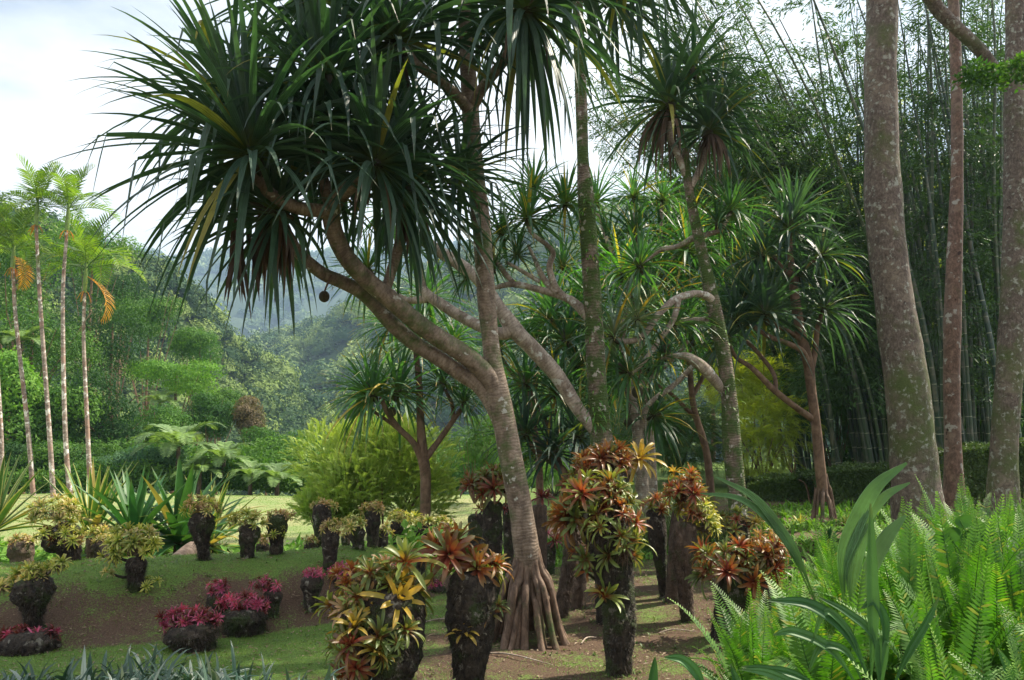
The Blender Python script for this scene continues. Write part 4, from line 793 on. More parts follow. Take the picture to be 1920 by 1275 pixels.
# ------------------------------------------------------------ rosette plants left
def furc(px, py, D, rpx, mat, label, n=34, w=.085, trunk=0, a1=80, droop=.35, name='agave_plant'):
    b = base(px, D); c = P(px, py, D); c[0] = b[0]; r = rpx*D/F; e = empty(name, b, label, 'agave')
    d, i = fan(n, 5, a1, 0, .9, .07); L = r*(.8+.3*i)*U(.85, 1.1, n)
    V, Q, A = straps(c-b + d*.05, d, L, w*r*U(.8, 1.2, n), droop*(.4+i), 8, 'strap', .35, twist=.15, rnd=U(0, 1, n))
    o = obj('leaves', mesh('leaves', V, Q, A, M[mat]), e)
    t = MB(); h = c[2]-b[2]; tube(t, [b-[0, 0, .1], b+[0, 0, h*.5], c, c+[0, 0, .12]], [.09+trunk, .09+trunk, .08, .03], 12, 6, rough=.25, ns=7); build('stem', t, M['stumpb'], e, b)
furc(8, 1000, 10.6, 165, 'furc', 'yellow edged agave on a short dark trunk at the left edge', 36, .085, .0, 78)
furc(190, 1012, 12.4, 170, 'furc', 'yellow edged agave behind the third stump from the left', 36, .075, .0, 72)
furc(268, 1015, 12.0, 160, 'furcg', 'plain green agave in the middle of the agave row', 34, .085)
furc(350, 1020, 12.6, 185, 'furcg', 'largest green agave with leaves splayed to the ground behind the fallen log', 46, .085, .0, 98, .5)
furc(405, 1025, 13.2, 150, 'furc', 'yellow striped agave lying low right of the fallen log', 28, .10, .0, 105, .5)
lg = MB(); tube(lg, [P(300, 1075, 10.4), P(335, 1052, 10.7), P(362, 1032, 11.1)], [.10, .12, .13], 14, 6, rough=.1, ns=6)
o = build('fallen_log', lg, M['log'], None, P(330, 1060, 10.6)); tag(o, 'short grey brown log lying behind the spiky cream stump', 'log')
# ------------------------------------------------------------ planted stumps
RV = {}; FOOT = []
def ros(mat, big=False):
    k = (mat, big)
    if k not in RV:
        L_ = []
        for j in range(6):
            n = [24, 18, 28, 15, 22, 20][j] if big else [17, 15, 20, 12, 16, 14][j]; d, i = fan(n, 10, [88, 70, 104, 60, 95, 80][j], 0, .85, .12)
            V, Q, A = straps(d*.06, d, (.66+.40*i)*U(.72, 1.2, n), U(.105, .145, n)*(1 if big else 1.15), .5+.9*i, 7 if big else 4, 'brom', .45, twist=.15)
            L_.append(mesh('bromeliad', V, Q, A, M[mat]))
        RV[k] = L_
    return RV[k]
ZAX = Vector((0, 0, 1))
def place_ros(e, c, ax, r, mat, big):
    q = ZAX.rotation_difference(Vector([float(a) for a in ax])); eu = q.to_euler()
    from mathutils import Quaternion
    eu = (q @ Quaternion((0, 0, 1), float(U(0, 6.28)))).to_euler()
    o = obj('bromeliad', ros(mat, big)[int(rng.integers(0, 6))], e, c, rot=eu, sc_=float(r)); return o
def stump(label, bx, by, tx, ty, wb, wt, groups, mat='stump', D=None, bend=0, big=False, rough=.22, grp=None, cat='planted stump', shape=None, name='planted_stump'):
    if D is None: g = G(bx, by); D = g[1]
    b = P(bx, by, D); b[2] = float(H(b[0], D)); T = P(tx, ty, D); k = D/F
    e = empty(name, b, label, cat, grp); mb = MB()
    n = 5; ts = np.linspace(0, 1, n); pts = [b*(1-t) + T*t + [bend*k*math.sin(math.pi*t), 0, 0] for t in ts]; pts[0] = pts[0] - [0, 0, .06]
    sh = shape or [wb, wb*.9+wt*.1, wb*.6+wt*.4, wt, wt*.95]
    rad = [s*.5*k for s in sh]
    tube(mb, pts, rad, 44 if big else 20, 18 if big else 6, rough=rough, ns=1.6/max(rad), seed=bx)
    ht = np.linalg.norm(T-b)
    if big:
        n = 1100; t = U(.0, 1, n); a = U(0, 6.28, n); rr = np.interp(t, ts, rad); q = b*(1-t)[:, None]+T*t[:, None]; q[:, 0] += rr*np.cos(a) + bend*k*np.sin(math.pi*t); q[:, 1] += rr*np.sin(a); rg_ = 0
        mb.add(*straps(q, np.stack([np.cos(a), np.sin(a), U(-1, .3, n)], -1), U(.02, .06, n), .009, 2., 2, 'grass', flat=True))
    build('stump', mb, M[mat], e, b); FOOT.append((b[0], b[1], rad[0]))
    for (cx, cy, rx, ry, cnt, sz, mt) in groups:
        ta = float(np.clip((by-cy)/max(by-ty, 1), .05, .97)); xa = bx + (tx-bx)*ta + bend*math.sin(math.pi*ta); rs = float(np.interp(ta, ts, rad)); Dc = D
        if cy > ty+4 and abs(cx-xa)*k < rs*1.2: Dc = D - rs*math.sqrt(max(.05, 1-((cx-xa)*k/(rs*1.25))**2))
        c = P(cx, cy, Dc); mts = mt.split('+')
        ap = np.array([b[0]*(1-ta)+T[0]*ta, D, c[2]*.6+.4*(b[2]+(T[2]-b[2])*ta)-.03])
        if np.linalg.norm(c-ap) > rs*.8: tm_ = MB(); tube(tm_, [ap, (ap+c)/2-[0, 0, .03], c], [.022, .016, .012], 6, 3); build('offshoot', tm_, M[mat], e, b)
        for j in range(cnt):
            if cnt <= 2: dv = np.array([0, -.2, .3]) if cnt == 1 else np.array([(-1)**j*.5, -.3, .2])
            else:
                a = 2.39996*j + U(-.3, .3); zz = 1 - 1.55*(j+.5)/cnt; s_ = math.sqrt(max(0, 1-zz*zz)); dv = np.array([s_*math.cos(a), s_*math.sin(a), zz])
            fs = .78
            pos = c + dv*np.array([rx*k, min(rx, ry*1.6)*k*.8, ry*k])*fs*(1 if cnt > 1 else 0)
            ax = nrm(dv*np.array([1, 1, .8]) + [0, -.12, .55] + rng.normal(0, .18, 3))
            place_ros(e, pos-b+rng.normal(0, .12, 3)*sz*k, ax, sz*k*U(.58, 1.22), mts[j % len(mts)], big)
        if cnt > 4:  # dry roots and litter knitting the plants to the stump
            mb = MB(); V = crown_pts(c-[0, 0, ry*k*.2], rx*k*.62, min(rx, ry*1.5)*k*.55, ry*k*.62, 260, 5, bx, .8)[0]
            mb.add(*straps(V, rng.normal(0, 1, (260, 3)), U(.3, 1., 260)*sz*k*.9, sz*k*.05, 1.5, 3, 'grass', flat=True)); build('dry_roots', mb, M['dead'], e, b)
    return e
S = stump; B1 = 'big'
# foreground
S('stump smothered in green and orange bromeliads at the bottom, left of centre', 715, 1300, 738, 1120, 110, 120, [(690, 1088, 66, 26, 9, 42, 'peach+orange+olive'), (762, 1052, 6, 6, 1, 60, 'olive'), (662, 1150, 42, 50, 13, 43, 'olive+yellow+olive+peach'), (680, 1210, 52, 52, 16, 41, 'olive+olive+yellow+red'), (735, 1115, 40, 22, 4, 58, 'yellow+olive'), (660, 1250, 30, 20, 3, 40, 'red+olive'), (735, 1200, 30, 30, 3, 40, 'olive')], big=True, D=6.25, shape=[92, 108, 122, 126, 112])
S('broad dark stump with a dark red bromeliad on its left shoulder, bottom centre', 878, 1290, 885, 1085, 48, 92, [(838, 1040, 22, 20, 4, 62, 'red+orange+red'), (905, 1070, 36, 12, 4, 42, 'orange+olive'), (860, 1192, 5, 5, 1, 32, 'yellow'), (938, 1150, 12, 20, 2, 42, 'olive+orange')], big=True, D=6.5, shape=[50, 62, 82, 90, 88])
S('tallest foreground stump wrapped in olive and orange bromeliads, right of the stilt roots', 1160, 1250, 1125, 950, 44, 72, [(1120, 935, 62, 40, 17, 47, 'olive+olive+orange+red'), (1150, 985, 52, 42, 12, 42, 'orange+olive+red'), (1075, 970, 22, 40, 5, 46, 'orange+orange+olive'), (1165, 1035, 35, 26, 5, 38, 'olive'), (1095, 1040, 30, 24, 3, 32, 'olive+orange'), (1130, 1118, 10, 12, 2, 44, 'olive+orange'), (1100, 1075, 5, 5, 1, 30, 'orange')], big=True, D=6.9, shape=[44, 56, 62, 84, 88], bend=14)
S('dark stump crowned with bright orange bromeliads and one yellow one, behind the tallest stump', 1140, 1130, 1142, 890, 46, 74, [(1135, 868, 56, 24, 15, 34, 'orange+orange+red'), (1195, 868, 8, 10, 1, 48, 'yellow'), (1090, 905, 34, 20, 5, 34, 'red+olive'), (1100, 920, 26, 18, 3, 34, 'olive')], big=True, D=8.6)
S('leaning stump under a wide umbrella of orange and green bromeliads beside the ferns', 1352, 1168, 1385, 1075, 46, 64, [(1375, 1058, 84, 34, 26, 38, 'red+olive+orange'), (1440, 1040, 30, 20, 5, 34, 'orange'), (1420, 1080, 46, 22, 8, 38, 'olive+orange')], big=True, D=8.0)
S('stump behind the umbrella stump with small orange bromeliads', 1440, 1120, 1442, 1040, 30, 34, [(1445, 1018, 30, 16, 7, 24, 'orange+peach')], D=9.0)
S('slim brown stump topped by shining orange and lime bromeliads, left of the leaning trunk', 1290, 1142, 1286, 985, 24, 44, [(1285, 920, 34, 26, 12, 30, 'orange+red+orange'), (1300, 955, 36, 34, 12, 27, 'olive+orange+lime'), (1320, 985, 24, 26, 7, 24, 'lime')], mat='stumpb', big=True, D=8.7, bend=-6)
S('grey stump leaning right just behind the slim orange topped stump', 1258, 1105, 1278, 960, 26, 36, [(1275, 900, 26, 14, 5, 26, 'olive+yellow')], mat='stumpb', D=9.6)
S('dark stump with a round dull orange top, left of the orange and lime stump', 1246, 1106, 1228, 960, 18, 34, [(1228, 946, 27, 14, 11, 19, 'orange+olive')], D=9.8)
S('low dark stump covered by lime green bromeliads, in front of the leaning trunk', 1385, 1040, 1385, 985, 26, 32, [(1372, 985, 30, 26, 9, 22, 'lime+olive+red'), (1405, 975, 26, 12, 7, 20, 'yellow+lime')], D=10.8)
S('tall stump with a big dark red bromeliad head, just left of the main trunk', 922, 1060, 924, 945, 40, 36, [(910, 912, 40, 32, 16, 34, 'red+red+olive')], D=9.6, big=True)
S('thick dark stump without plants behind the red headed stump', 893, 1035, 893, 968, 34, 30, [(905, 955, 12, 6, 2, 18, 'red')], D=11.2)
S('bare topped grey stump with a thin dark rosette, right of the main trunk', 1013, 1070, 1012, 950, 24, 28, [(1018, 938, 10, 6, 2, 26, 'maroon')], mat='stumpb', D=9.7)
S('leaning brown stump with pale pink bromeliads, left of the tallest stump', 1050, 1114, 1078, 1000, 24, 30, [(1058, 968, 16, 24, 4, 36, 'orange+peach')], mat='stumpb', D=8.9, big=True)
S('short brown stump between the leaning stump and the tallest stump', 1082, 1105, 1090, 1030, 30, 24, [(1092, 1022, 10, 6, 2, 18, 'orange')], mat='stumpb', D=9.3)
S('small dark stump with dark red plants in front of the path', 1032, 1044, 1033, 1022, 16, 18, [(1036, 1012, 14, 9, 4, 18, 'maroon+pink')], D=12)
S('thin dark stump half hidden by the main trunk', 956, 1060, 952, 945, 18, 20, [(950, 960, 8, 14, 2, 20, 'maroon')], D=10.4)
# middle cluster
MS = [(606, 1028, 603, 950, 22, 34, [(607, 948, 28, 7, 14, 12, 'peach+cream')], 11.2, 'flat topped stump with peach tips, leftmost tall one before the yellow bush'),
 (618, 1064, 620, 998, 24, 32, [(621, 990, 20, 11, 14, 13, 'cream+peach')], None, 'short stump with a creamy round top, lowest before the yellow bush'),
 (581, 1053, 581, 1020, 17, 20, [(581, 1012, 15, 8, 9, 11, 'peach+lime')], 11, 'smallest stump of the cluster, with a peach and lime top'),
 (648, 1050, 648, 1005, 14, 16, [(652, 996, 16, 10, 8, 12, 'cream')], 11, 'thin stump between two cream topped stumps'),
 (672, 1053, 668, 992, 22, 30, [(660, 984, 22, 14, 16, 14, 'cream+lime')], 10.4, 'stump with a wide creamy lime top leaning left'),
 (698, 1047, 699, 962, 20, 30, [(700, 954, 20, 13, 15, 13, 'cream+peach')], 10.9, 'tallest stump of the cream topped cluster'),
 (715, 1043, 717, 1000, 24, 22, [(719, 994, 14, 12, 9, 13, 'cream+lime')], 11.2, 'squat stump right of the tallest cream topped stump'),
 (746, 1038, 745, 980, 18, 26, [(750, 971, 26, 12, 16, 13, 'cream+lime')], 11.6, 'stump with a flat lime top beside the small screw pine'),
 (792, 1024, 795, 985, 26, 36, [(788, 980, 22, 12, 12, 14, 'cream+lime'), (822, 982, 24, 11, 11, 13, 'lime+cream')], 12.2, 'wide stump with two creamy lime tufts, right of the small screw pine'),
 (835, 1015, 835, 990, 14, 16, [(838, 986, 14, 8, 5, 11, 'lime')], 13, 'small stump at the right end of the cream topped row')]
for bx, by, tx, ty, wb, wt, gr_, D_, lb in MS: S(lb, bx, by, tx, ty, wb, wt, gr_, D=D_, grp='cream topped stumps before the bush')
# left row
LS = [(42, 1088, 40, 1020, 34, 42, [(38, 1016, 26, 10, 10, 15, 'cream+peach')], 'stumpb', 10, 'brown stump with a thin peach top between the left edge and the cream headed stump', 0),
 (130, 1096, 108, 1000, 30, 62, [(105, 962, 50, 28, 28, 19, 'lime+cream'), (88, 1005, 22, 18, 6, 16, 'lime+red'), (128, 1010, 24, 24, 8, 16, 'lime'), (150, 1015, 10, 10, 3, 13, 'peach')], 'stump', 9.4, 'large stump with a cream and lime bromeliad head, leaning left before the palms', 8),
 (170, 1092, 174, 1010, 16, 22, [(180, 1001, 26, 10, 12, 14, 'lime+cream')], 'stumpb', 10.4, 'slim pale stump with a small lime top', 0),
 (196, 1088, 186, 1020, 26, 26, [(192, 1012, 16, 8, 5, 13, 'cream')], 'stump', 10.2, 'dark stump just right of the slim pale stump', 0),
 (254, 1114, 256, 1050, 24, 34, [(248, 1015, 42, 26, 18, 22, 'lime+lime+cream'), (215, 1040, 20, 26, 7, 19, 'lime'), (280, 1030, 14, 22, 3, 16, 'lime'), (285, 1094, 16, 14, 3, 17, 'lime'), (208, 1075, 8, 6, 2, 15, 'cream')], 'stump', 8.6, 'spiky lime bromeliad stump with trailing roots standing forward on the mound', 0),
 (384, 1076, 380, 968, 19, 42, [(378, 950, 34, 20, 22, 17, 'cream+peach+lime')], 'stump', 9.4, 'tall dark stump with a bulging top and a cream head right of the fallen log', -4),
 (462, 1072, 468, 990, 24, 36, [(464, 978, 36, 20, 20, 17, 'lime+cream')], 'stump', 9.6, 'stump with a wide yellow lime head in the middle of the mound', 0),
 (517, 1062, 521, 970, 22, 38, [(524, 967, 26, 8, 14, 13, 'peach+cream'), (518, 1000, 20, 12, 5, 13, 'lime')], 'stump', 9.9, 'dark stump with a flat peach top at the right of the mound', 0),
 (494, 1062, 492, 1022, 18, 24, [(494, 1014, 14, 8, 5, 11, 'peach')], 'stump', 11.2, 'small stump half hidden behind the flat peach topped stump', 0),
 (65, 1172, 62, 1092, 26, 66, [(60, 1080, 34, 14, 11, 21, 'lime+cream'), (108, 1062, 20, 10, 5, 20, 'lime'), (12, 1100, 20, 12, 6, 20, 'cream+lime')], 'stump', 7.9, 'funnel shaped dark stump with lime plants at the front left of the mound', 0)]
for bx, by, tx, ty, wb, wt, gr_, mt, D_, lb, bd in LS: S(lb, bx, by, tx, ty, wb, wt, gr_, D=D_, mat=mt, bend=bd, rough=.3, big=D_ < 9.5)
# magenta ones
PS = [(55, 1216, 55, 1196, 92, 90, [(55, 1192, 56, 9, 15, 18, 'pink+maroon')], 'low flat stump with magenta bromeliads at the bottom left edge'),
 (365, 1216, 360, 1180, 70, 92, [(358, 1162, 62, 16, 32, 18, 'pink+pink+maroon')], 'wide squat stump covered in magenta bromeliads, nearest on the slope'),
 (458, 1186, 460, 1150, 66, 80, [(456, 1133, 50, 16, 28, 17, 'pink+pink+maroon')], 'block shaped stump with magenta bromeliads, second from the front'),
 (408, 1144, 408, 1116, 40, 38, [(410, 1103, 20, 15, 13, 14, 'pink+maroon')], 'small stump with a dark magenta tuft above the block shaped one'),
 (508, 1150, 512, 1112, 26, 34, [(492, 1096, 20, 12, 9, 13, 'pink+maroon'), (512, 1105, 14, 10, 6, 12, 'pink+maroon')], 'crooked stump with sparse magenta plants right of the block shaped one'),
 (584, 1140, 586, 1086, 26, 40, [(587, 1077, 21, 9, 11, 12, 'pink')], 'upright drum shaped stump with a neat magenta top on the slope'),
 (790, 1080, 789, 1056, 14, 17, [(789, 1047, 11, 8, 6, 11, 'pink+maroon')], 'tiny stump with a magenta top behind the red headed stump'),
 (822, 1110, 822, 1102, 26, 26, [(818, 1097, 14, 6, 5, 11, 'pink+maroon')], 'low log like stump with a few magenta plants at bottom centre'),
 (640, 1092, 640, 1088, 30, 34, [(642, 1075, 24, 16, 12, 15, 'pink')], 'ground hugging magenta clump left of the green and orange stump'),
 (728, 1098, 728, 1094, 30, 34, [(735, 1074, 26, 13, 10, 15, 'pink')], 'magenta clump just behind the green and orange stump'),
 (945, 1060, 948, 1050, 24, 26, [(948, 1046, 16, 10, 6, 14, 'pink+maroon')], 'dark magenta clump tucked behind the main trunk')]
for bx, by, tx, ty, wb, wt, gr_, lb in PS: S(lb, bx, by, tx, ty, wb, wt, gr_, rough=.2, big=wb > 50, grp='stumps planted with magenta bromeliads')
# free standing rosette at the bottom and low plants on the right
def rosette(px, py, rpx, mat, label, D=None, n=12, w=.16, a1=60, tri=True):
    g = G(px, py) if D is None else base(px, D); e = empty('rosette_plant', g, label, 'bromeliad'); r = rpx*g[1]/F
    d, i = fan(n, 8, a1, 0, .8, .1)
    obj('leaves', mesh('leaves', *straps(d*.03, d, r*(.7+.3*i), w*r*U(.9, 1.2, n), .3+.5*i, 8, 'lance', .4), M[mat]), e); return e
M['striped'] = leafmat('striped_leaf', (.10, .19, .06), (.14, .22, .08), edge=(.30, .10, .14), base=(.35, .10, .16), b1=.6, rough=.4, trans=.25)
rosette(826, 1300, 100, 'striped', 'large pink edged green rosette growing from the soil at the bottom', D=5.6, n=9, w=.24, a1=55)
for i, (px, py, r_, mt, lb) in enumerate([(1555, 1020, 40, 'furcg', 'dark green low rosette at the foot of the slender tree'), (1500, 985, 26, 'lime', 'pale low rosette in the bed before the hedge, left one'), (1590, 985, 26, 'lime', 'pale low rosette in the bed before the hedge, right of the slender tree'),
      (1620, 1030, 30, 'maroon', 'dark red rosette beside the ribbed leaves'), (1450, 1000, 24, 'lime', 'pale green rosette in the bed left of the slender tree')]):
    rosette(px, py, r_, mt, lb, n=20, a1=80, w=.13)
n = 7000; x = U(-10, .3, n); y = U(11.2, 14.5, n); x = x*y/12; hh = np.clip(.25 + .5*fbm(np.stack([x*.9, y*.9, 0*x], -1), 3), .02, .6); q = np.stack([x, y, H(x, y)+hh*U(.1, 1, n)], -1); nn = nrm(rng.normal(0, .4, (n, 3)) + [0, -.4, .8]); dd = np.cross(nn, rng.normal(0, 1, (n, 3)))
o = build('leafy_ground_plants', MB().add(*leaves(q, dd, nn, U(.08, .24, n), U(.05, .12, n), U(0, 1, n))), M['light'], smooth=False); tag(o, 'low broad leaved plants in the hollow behind the mound', 'plants', kind='stuff')
# grassy tuft behind stumps
for px, D, h, lb in [(1280, 14.5, .75, 'dark grassy clump right of the mossy trunk'), (1225, 14, .6, 'grassy clump behind the dull orange topped stump'), (1350, 13.2, .45, 'grassy clump at the foot of the leaning trunk')]:
    b = base(px, D); e = empty('grass_clump', b, lb, 'ornamental grass'); n = 420; q = b*0 + rng.normal(0, .28, (n, 3))*[1, .7, 0]; d = rng.normal(0, .35, (n, 3)) + [0, 0, 1]
    V, Q, A = straps(q, d, h*1.5*U(.6, 1.1, n), .014, 1.6, 5, 'grass', flat=True); obj('blades', mesh('blades', V, Q, A, M['hedge']), e)
# ------------------------------------------------------------ fern bank
fr_m = [mesh('frond', *frond(1., 42, .10, .028, droop=dr, up=u, ang=80, vee=.15, ld=.15, prof=lambda t: np.clip(np.minimum(t*3+.45, 1.08-t**2.2), .05, 1)), M['fern']) for dr, u in ((1.3, 1.25), (.7, 1.4), (2.2, 1.0), (1.6, .75), (.35, 1.5))]
fr_dead = mesh('frond', *frond(.9, 30, .08, .02, droop=3.0, up=.6, ang=70, vee=-.1, ld=.9), M['dead'])
fp = []
for _ in range(9000):
    y = U(2.3, 11.5); xb = np.interp(y, [0, 4.2, 5.5, 7, 9.5, 12], [.2, 1.0, 1.5, 2.35, 5.2, 8]); x = xb + U(0, 1)*max(.5, (.78*y+.3-xb))
    if x > y*.78+.3: continue
    if all((x-a)**2+(y-b_)**2 > (.30 if y < 6 else .36)**2 for a, b_ in fp) and not (abs(x-6.3) < .7 and y > 11) and not ((x-1.75)**2 + (y-3.9)**2 < .05): fp.append((x, y))
    if len(fp) > 190: break
print('ferns', len(fp))
fo = sorted(fp, key=lambda q: q[1]); fspec = {}
fspec[fo[0]] = 'nearest sword fern at the bottom edge of the fern bank'; fspec[fo[-1]] = 'farthest sword fern, right at the foot of the big trunks'
fspec[min(fp, key=lambda q: (q[0]/q[1]) + (9 if q[1] > 5.5 else 0))] = 'leftmost near sword fern spilling onto the bare soil'
fspec.setdefault(min(fp, key=lambda q: (q[0]-2.2)**2 + (q[1]-8)**2), 'sword fern at the foot of the umbrella shaped bromeliad stump')
fspec.setdefault(min(fp, key=lambda q: (q[0]-6.2)**2 + (q[1]-10.6)**2), 'sword fern directly in front of the thickest red brown trunk')
for x, y in fp:
    z = float(H(x, y)); e = empty('sword_fern', (x, y, z), fspec.get((x, y), 'bright green sword fern crowded among many like it in the lower right bank'), 'fern', 'sword ferns on the right bank'); s = U(.55, .95)*(1 if y > 4 else .85)*(1 + .10*float(sm(.35, .6, x/y)))*(1-.25*float(sm(7, 9, y)))
    nf_ = 15; a0 = U(0, 6.28)
    for i in range(nf_):
        k = [4, 1, 0, 0, 2, 3][min(5, int(i*6/nf_))]
        obj('frond', fr_m[k] if U(0, 1) > .05 else fr_dead, e, (0, 0, 0), rot=(U(-.15, .15), U(-.25, .25), (math.pi if i % 5 < 3 else 0) + float(rng.normal(0, .75))), sc_=s*U(.7, 1.1))
# broad strap leaves and ribbed leaves
def blade(mb, path, D, w_, V=.3, prof='lance', rnd=.5, face=(0, -1, .5), pleat=0):
    p = np.array([P(a[0], a[1], D+(a[2] if len(a) > 2 else 0)) for a in path]); c = cat_(p, 8); n = len(c); t = np.linspace(0, 1, n); tg = nrm(np.gradient(c, axis=0))
    s = nrm(np.cross(tg, np.array(face, float))); nn = np.cross(s, tg); W = w_*D/F*(np.sin(np.pi*np.clip(t*.9+.08, 0, 1))**.8*(.25+.75*sm(.05, .45, t)) if prof == 'lance' else np.minimum(1, .6+t)*(1-t**4))*.5 + .0008
    ac = np.linspace(-1, 1, 21); zg = (np.arange(21) % 2)*.05*pleat; Vv = c[:, None] + s[:, None]*(W[:, None]*ac[None])[..., None] + nn[:, None]*(W[:, None]*(V*np.abs(ac)+zg*1.6)[None])[..., None]
    A = np.stack([np.broadcast_to(t[:, None], (n, 21)), np.broadcast_to(ac[None], (n, 21)), np.full((n, 21), rnd)], -1); mb.add(Vv, gq(n, 21), A.reshape(-1, 3))
def bladeplant(name, b, label, cat, mat, items, D):
    e = empty(name, b, label, cat)
    for it in items:
        mb = MB(); blade(mb, it[0], D, it[1], rnd=float(U(0, 1)), pleat=2.2 if mat == 'ribl' else 0); build('leaf', mb, M[mat], e, b)
b = base(1600, 4.3)
bladeplant('ribbed_leaf_plant', b, 'upright plant with long pleated ribbed leaves rising out of the ferns', 'plant', 'ribl', [
  ([(1590, 1180), (1578, 1065), (1600, 990), (1640, 915), (1700, 868)], 31), ([(1592, 1180), (1585, 1070), (1620, 980), (1660, 930), (1706, 905)], 20),
  ([(1600, 1180), (1596, 1090), (1612, 1020), (1642, 962)], 26), ([(1602, 1180), (1625, 1080), (1660, 1010), (1698, 966)], 28)], 4.3)
b = base(1520, 5.2)
bladeplant('ribbed_leaf_plant', b, 'pair of arching pleated leaves bending left over the umbrella stump', 'plant', 'ribl', [
  ([(1530, 1130), (1500, 1055), (1470, 1005), (1415, 935), (1340, 893)], 20), ([(1528, 1130), (1480, 1030), (1440, 975), (1385, 935), (1312, 925)], 15)], 5.2)
b = base(1625, 3.5)
bladeplant('strap_leaf_plant', b, 'dark green strap leaved lily among the ferns at the bottom', 'plant', 'strapl', [
  ([(1632, 1300), (1636, 1180), (1634, 1060), (1632, 944)], 22), ([(1640, 1300), (1590, 1190), (1520, 1135), (1440, 1125)], 24), ([(1645, 1300), (1660, 1180), (1640, 1130), (1615, 1140)], 17),
  ([(1630, 1300), (1600, 1200), (1560, 1150), (1540, 1155), (1525, 1200)], 14), ([(1650, 1310), (1640, 1200), (1590, 1150), (1535, 1120)], 16), ([(1655, 1330), (1650, 1250), (1655, 1205), (1668, 1200)], 24),
  ([(1625, 1300), (1590, 1225), (1540, 1212), (1515, 1260)], 14), ([(1622, 1310), (1560, 1220), (1490, 1185), (1450, 1190)], 19), ([(1660, 1320), (1700, 1230), (1735, 1170), (1760, 1120)], 14), ([(1600, 1330), (1500, 1270), (1440, 1255), (1390, 1250)], 16)], 3.5)
b = base(1420, 3.4)
bladeplant('strap_leaf_plant', b, 'strap leaves arching at the lowest edge left of the big lily', 'plant', 'strapl', [
  ([(1330, 1330), (1310, 1270), (1280, 1238), (1245, 1232)], 19), ([(1222, 1330), (1224, 1280), (1228, 1232)], 17), ([(1400, 1330), (1385, 1290), (1370, 1245)], 16), ([(1560, 1330), (1500, 1290), (1440, 1262), (1390, 1255)], 16), ([(1900, 1330), (1890, 1260), (1870, 1215)], 19)], 3.4)
# heart leaved plant
b = base(1810, 5.5); e = empty('heart_leaf_plant', b, 'heart shaped leaved plant above the ferns near the right trunks', 'plant')
for px, py, s in [(1815, 1005, 36), (1840, 990, 30), (1775, 1000, 30), (1860, 1010, 34), (1800, 975, 26), (1750, 1010, 24), (1825, 1050, 44)]:
    c = P(px, py, 5.5); t = np.linspace(0, 6.283, 24, endpoint=False); r_ = s*5.5/F*(.55+.18*np.cos(t)+.12*np.abs(np.sin(t*1.5)))
    rg = [c+0*0]; mb = MB(); V = []
    for f_ in (0.02, .5, 1.): V.append(c + np.stack([r_*f_*np.cos(t+U(0, .1)), -.35*r_*f_*np.sin(t)-.02*f_, r_*f_*np.sin(t)*.75-.1*r_*f_**2], -1))
    mb.add(np.array(V), gq(3, 24, True), [.5, .2, .5]); build('leaf', mb, M['strapl'], e, b)
    mb = MB(); tube(mb, [b, b*.4+c*.6+[.05, 0, .05], c], [.006, .005, .004], 5, 4); build('leaf_stalk', mb, M['fern'], e, b)
# ------------------------------------------------------------ ground cover
n = 14000; x = U(-4.6, 0, n); y = U(4.4, 6.6, n); keep = (y < 5.75 + .30*np.sin(x*2.1) + .25*n2(x, y, 1.2) + .35*sm(-1.5, -3.5, x)) & (x < -.9-.25*(y-5)); x = x[keep]; y = y[keep]; n = len(x)
q = np.stack([x, y, H(x, y)+U(0, .16, n)], -1); d = rng.normal(0, .75, (n, 3)); d[:, 2] = U(.1, 1.1, n)
mb = MB(); mb.add(*straps(q, d, U(.16, .38, n), U(.018, .034, n), 1.1, 5, 'lance', .3, twist=.4))
o = build('spiky_ground_cover', mb, M['silver']); tag(o, 'blue green spiky ground cover along the bottom left edge', 'ground cover', kind='stuff')
def blades(name, label, n, x0, x1, y0, y1, fn, h, w_, mat, cat='grass'):
    x = U(x0, x1, n); y = y0 + (y1-y0)*U(0, 1, n)**1.4; k = fn(x, y); x = x[k]; y = y[k]; n = len(x); q = np.stack([x, y, H(x, y)-.003], -1); d = rng.normal(0, .5, (n, 3)); d[:, 2] = 1
    mb = MB(); mb.add(*straps(q, d, h*U(.5, 1.3, n), w_, 1.4, 2, 'grass', flat=True)); o = build(name, mb, M[mat]); tag(o, label, cat, kind='stuff')
blades('grass', 'short mossy grass growing in patches on the mound and strip', 230000, -9, 3.5, 4.2, 13, lambda x, y: (grassmask(x, y) + 1.9*n2(x, y, 1.3, 4) + .3*rng.normal(0, 1, len(x)) > .52) & (np.abs(x) < y*.72+.5), .032, .006, 'grass')
blades('lawn_grass', 'short dry grass of the sunny lawn', 60000, -28, 2, 20, 42, lambda x, y: (x < .5) & (np.abs(x) < y*.72+1), .05, .02, 'grass')
n = 14000; x = U(-6, 7, n); y = U(4.5, 15, n); k = np.abs(x) < y*.7; x, y = x[k], y[k]; n = len(x); q = np.stack([x, y, H(x, y)+.012], -1); d = rng.normal(0, 1, (n, 3)); d[:, 2] *= .12; nn = rng.normal(0, .3, (n, 3)) + [0, 0, 1]
o = build('leaf_litter', MB().add(*leaves(q, d, nn, U(.02, .075, n)*(U(0, 1, n)**1.5+.4), U(.008, .022, n), U(0, 1, n))), M['litter'], smooth=False); tag(o, 'dry fallen leaves and chips scattered over the soil', 'leaf litter', kind='stuff')
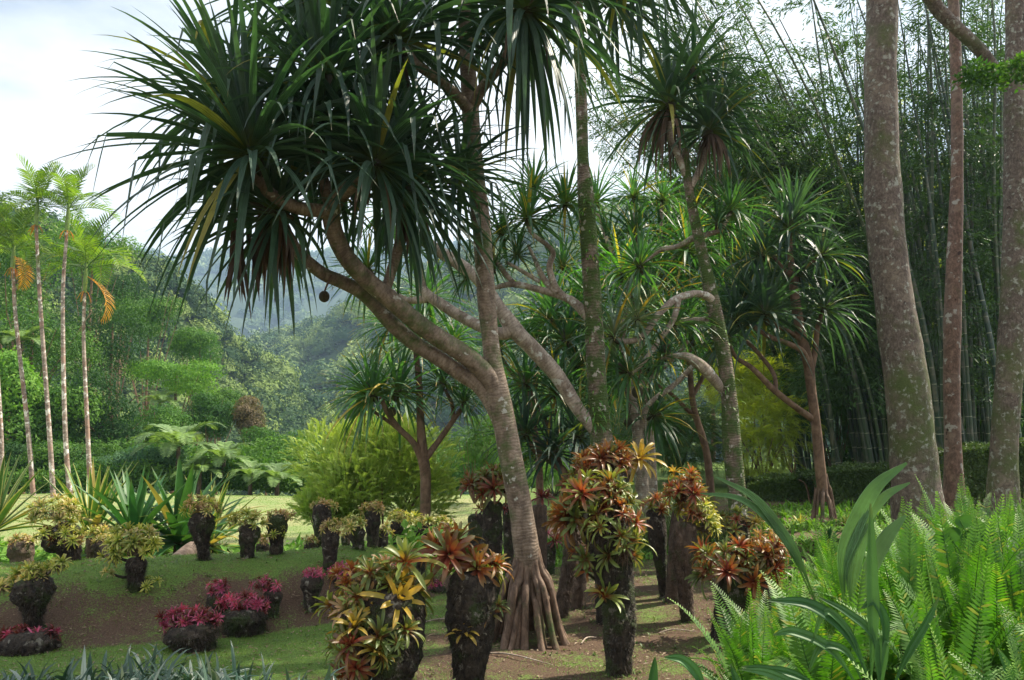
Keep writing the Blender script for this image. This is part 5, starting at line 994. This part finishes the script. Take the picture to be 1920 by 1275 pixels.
for px, py, ln, az_, lb in [(790, 1170, .55, .3, 'thin fallen twig lying left of the stilt roots'), (905, 1228, .7, -.5, 'long bent twig on the soil in front of the stilt roots'), (1090, 1210, .3, 1.0, 'short pale stick between the stilt roots and the tallest stump'), (1235, 1190, .4, .2, 'grey twig on the bare soil left of the ferns')]:
    g = G(px, py); mb = MB(); q = [g + [ln*t*math.cos(az_), ln*t*math.sin(az_) + .04*math.sin(5*t), .012+.02*math.sin(3*t)] for t in (0, .3, .6, 1)]; tube(mb, q, [.006, .008, .006, .003], 6, 4); tag(build('twig', mb, M['pbranch'], None, g), lb, 'twig')
# low weeds in the bed before the hedge and round the fern edge
n = 5200; x = np.concatenate([U(3, 11, 2600), U(-8, 3, 2600)]); y = np.concatenate([U(9.5, 17, 2600), U(13, 18, 2600)]); k = vnoise(np.stack([x*1.1, y*1.1, 0*x], -1)) > .45; x, y = x[k], y[k]; n = len(x)
q = np.stack([x, y, H(x, y)], -1); q = np.repeat(q, 4, 0) + rng.normal(0, .05, (n*4, 3))*[1, 1, 0]; n *= 4
qa = []
for fx, fy, fr in FOOT:
    a = U(0, 6.28, 46); r_ = fr*U(.85, 1.5, 46); xx = fx + r_*np.cos(a); yy = fy + r_*np.sin(a); qa.append(np.stack([xx, yy, H(xx, yy)], -1))
xx = U(-6, 4, 1500); yy = U(5, 12, 1500); kk = vnoise(np.stack([xx*2, yy*2, 0*xx], -1)) > .55; qa.append(np.repeat(np.stack([xx, yy, H(xx, yy)], -1)[kk], 3, 0))
qa = np.vstack(qa); na = len(qa); da = rng.normal(0, .8, (na, 3)); da[:, 2] = .8
o = build('small_weeds', MB().add(*straps(qa, da, U(.02, .07, na), U(.008, .02, na), 1.4, 3, 'lance', .3)), M['hedge']); tag(o, 'tiny weeds sprouting round the feet of the stumps', 'weeds', kind='stuff')
d = rng.normal(0, .6, (n, 3)); d[:, 2] = .8
o = build('low_weeds', MB().add(*straps(q, d, U(.08, .26, n), U(.02, .05, n), 1.2, 3, 'lance', .3)), M['light']); tag(o, 'low green weeds and seedlings over the beds behind the stumps', 'weeds', kind='stuff')
# ------------------------------------------------------------ air
hz, nt_ = newmat('haze'); vo = nt_.nodes.new('ShaderNodeVolumePrincipled'); vo.inputs['Density'].default_value = .00031; vo.inputs['Color'].default_value = (.50, .72, 1, 1); vo.inputs['Anisotropy'].default_value = .3
nt_.links.new(vo.outputs[0], nt_.nodes.new('ShaderNodeOutputMaterial').inputs['Volume'])
cx_ = np.array([0, 1000, 180.]); hs_ = np.array([2450, 1250, 330.]); mbh = MB()
for ax in range(3):
    for sg in (-1, 1):
        u_ = np.zeros(3); v_ = np.zeros(3); w_ = np.zeros(3); w_[ax] = sg; u_[(ax+1) % 3] = 1; v_[(ax+2) % 3] = sg
        mbh.add([cx_ + hs_*(w_ + a_*u_ + b_*v_) for a_, b_ in ((-1, -1), (1, -1), (1, 1), (-1, 1))], [[0, 1, 2, 3]], 0)
Vh, Qh, Ah = mbh.arr(); cor = {}; key = [tuple(np.round(v, 3)) for v in Vh]
for k_ in key: cor.setdefault(k_, len(cor))
Qh = np.array([[cor[key[i]] for i in f_] for f_ in Qh]); Vh = np.array(list(cor.keys()))
o = obj('haze', mesh('haze', Vh, Qh, np.zeros_like(Vh), hz, False)); tag(o, 'thin blue air over the valley', 'haze', kind='stuff')
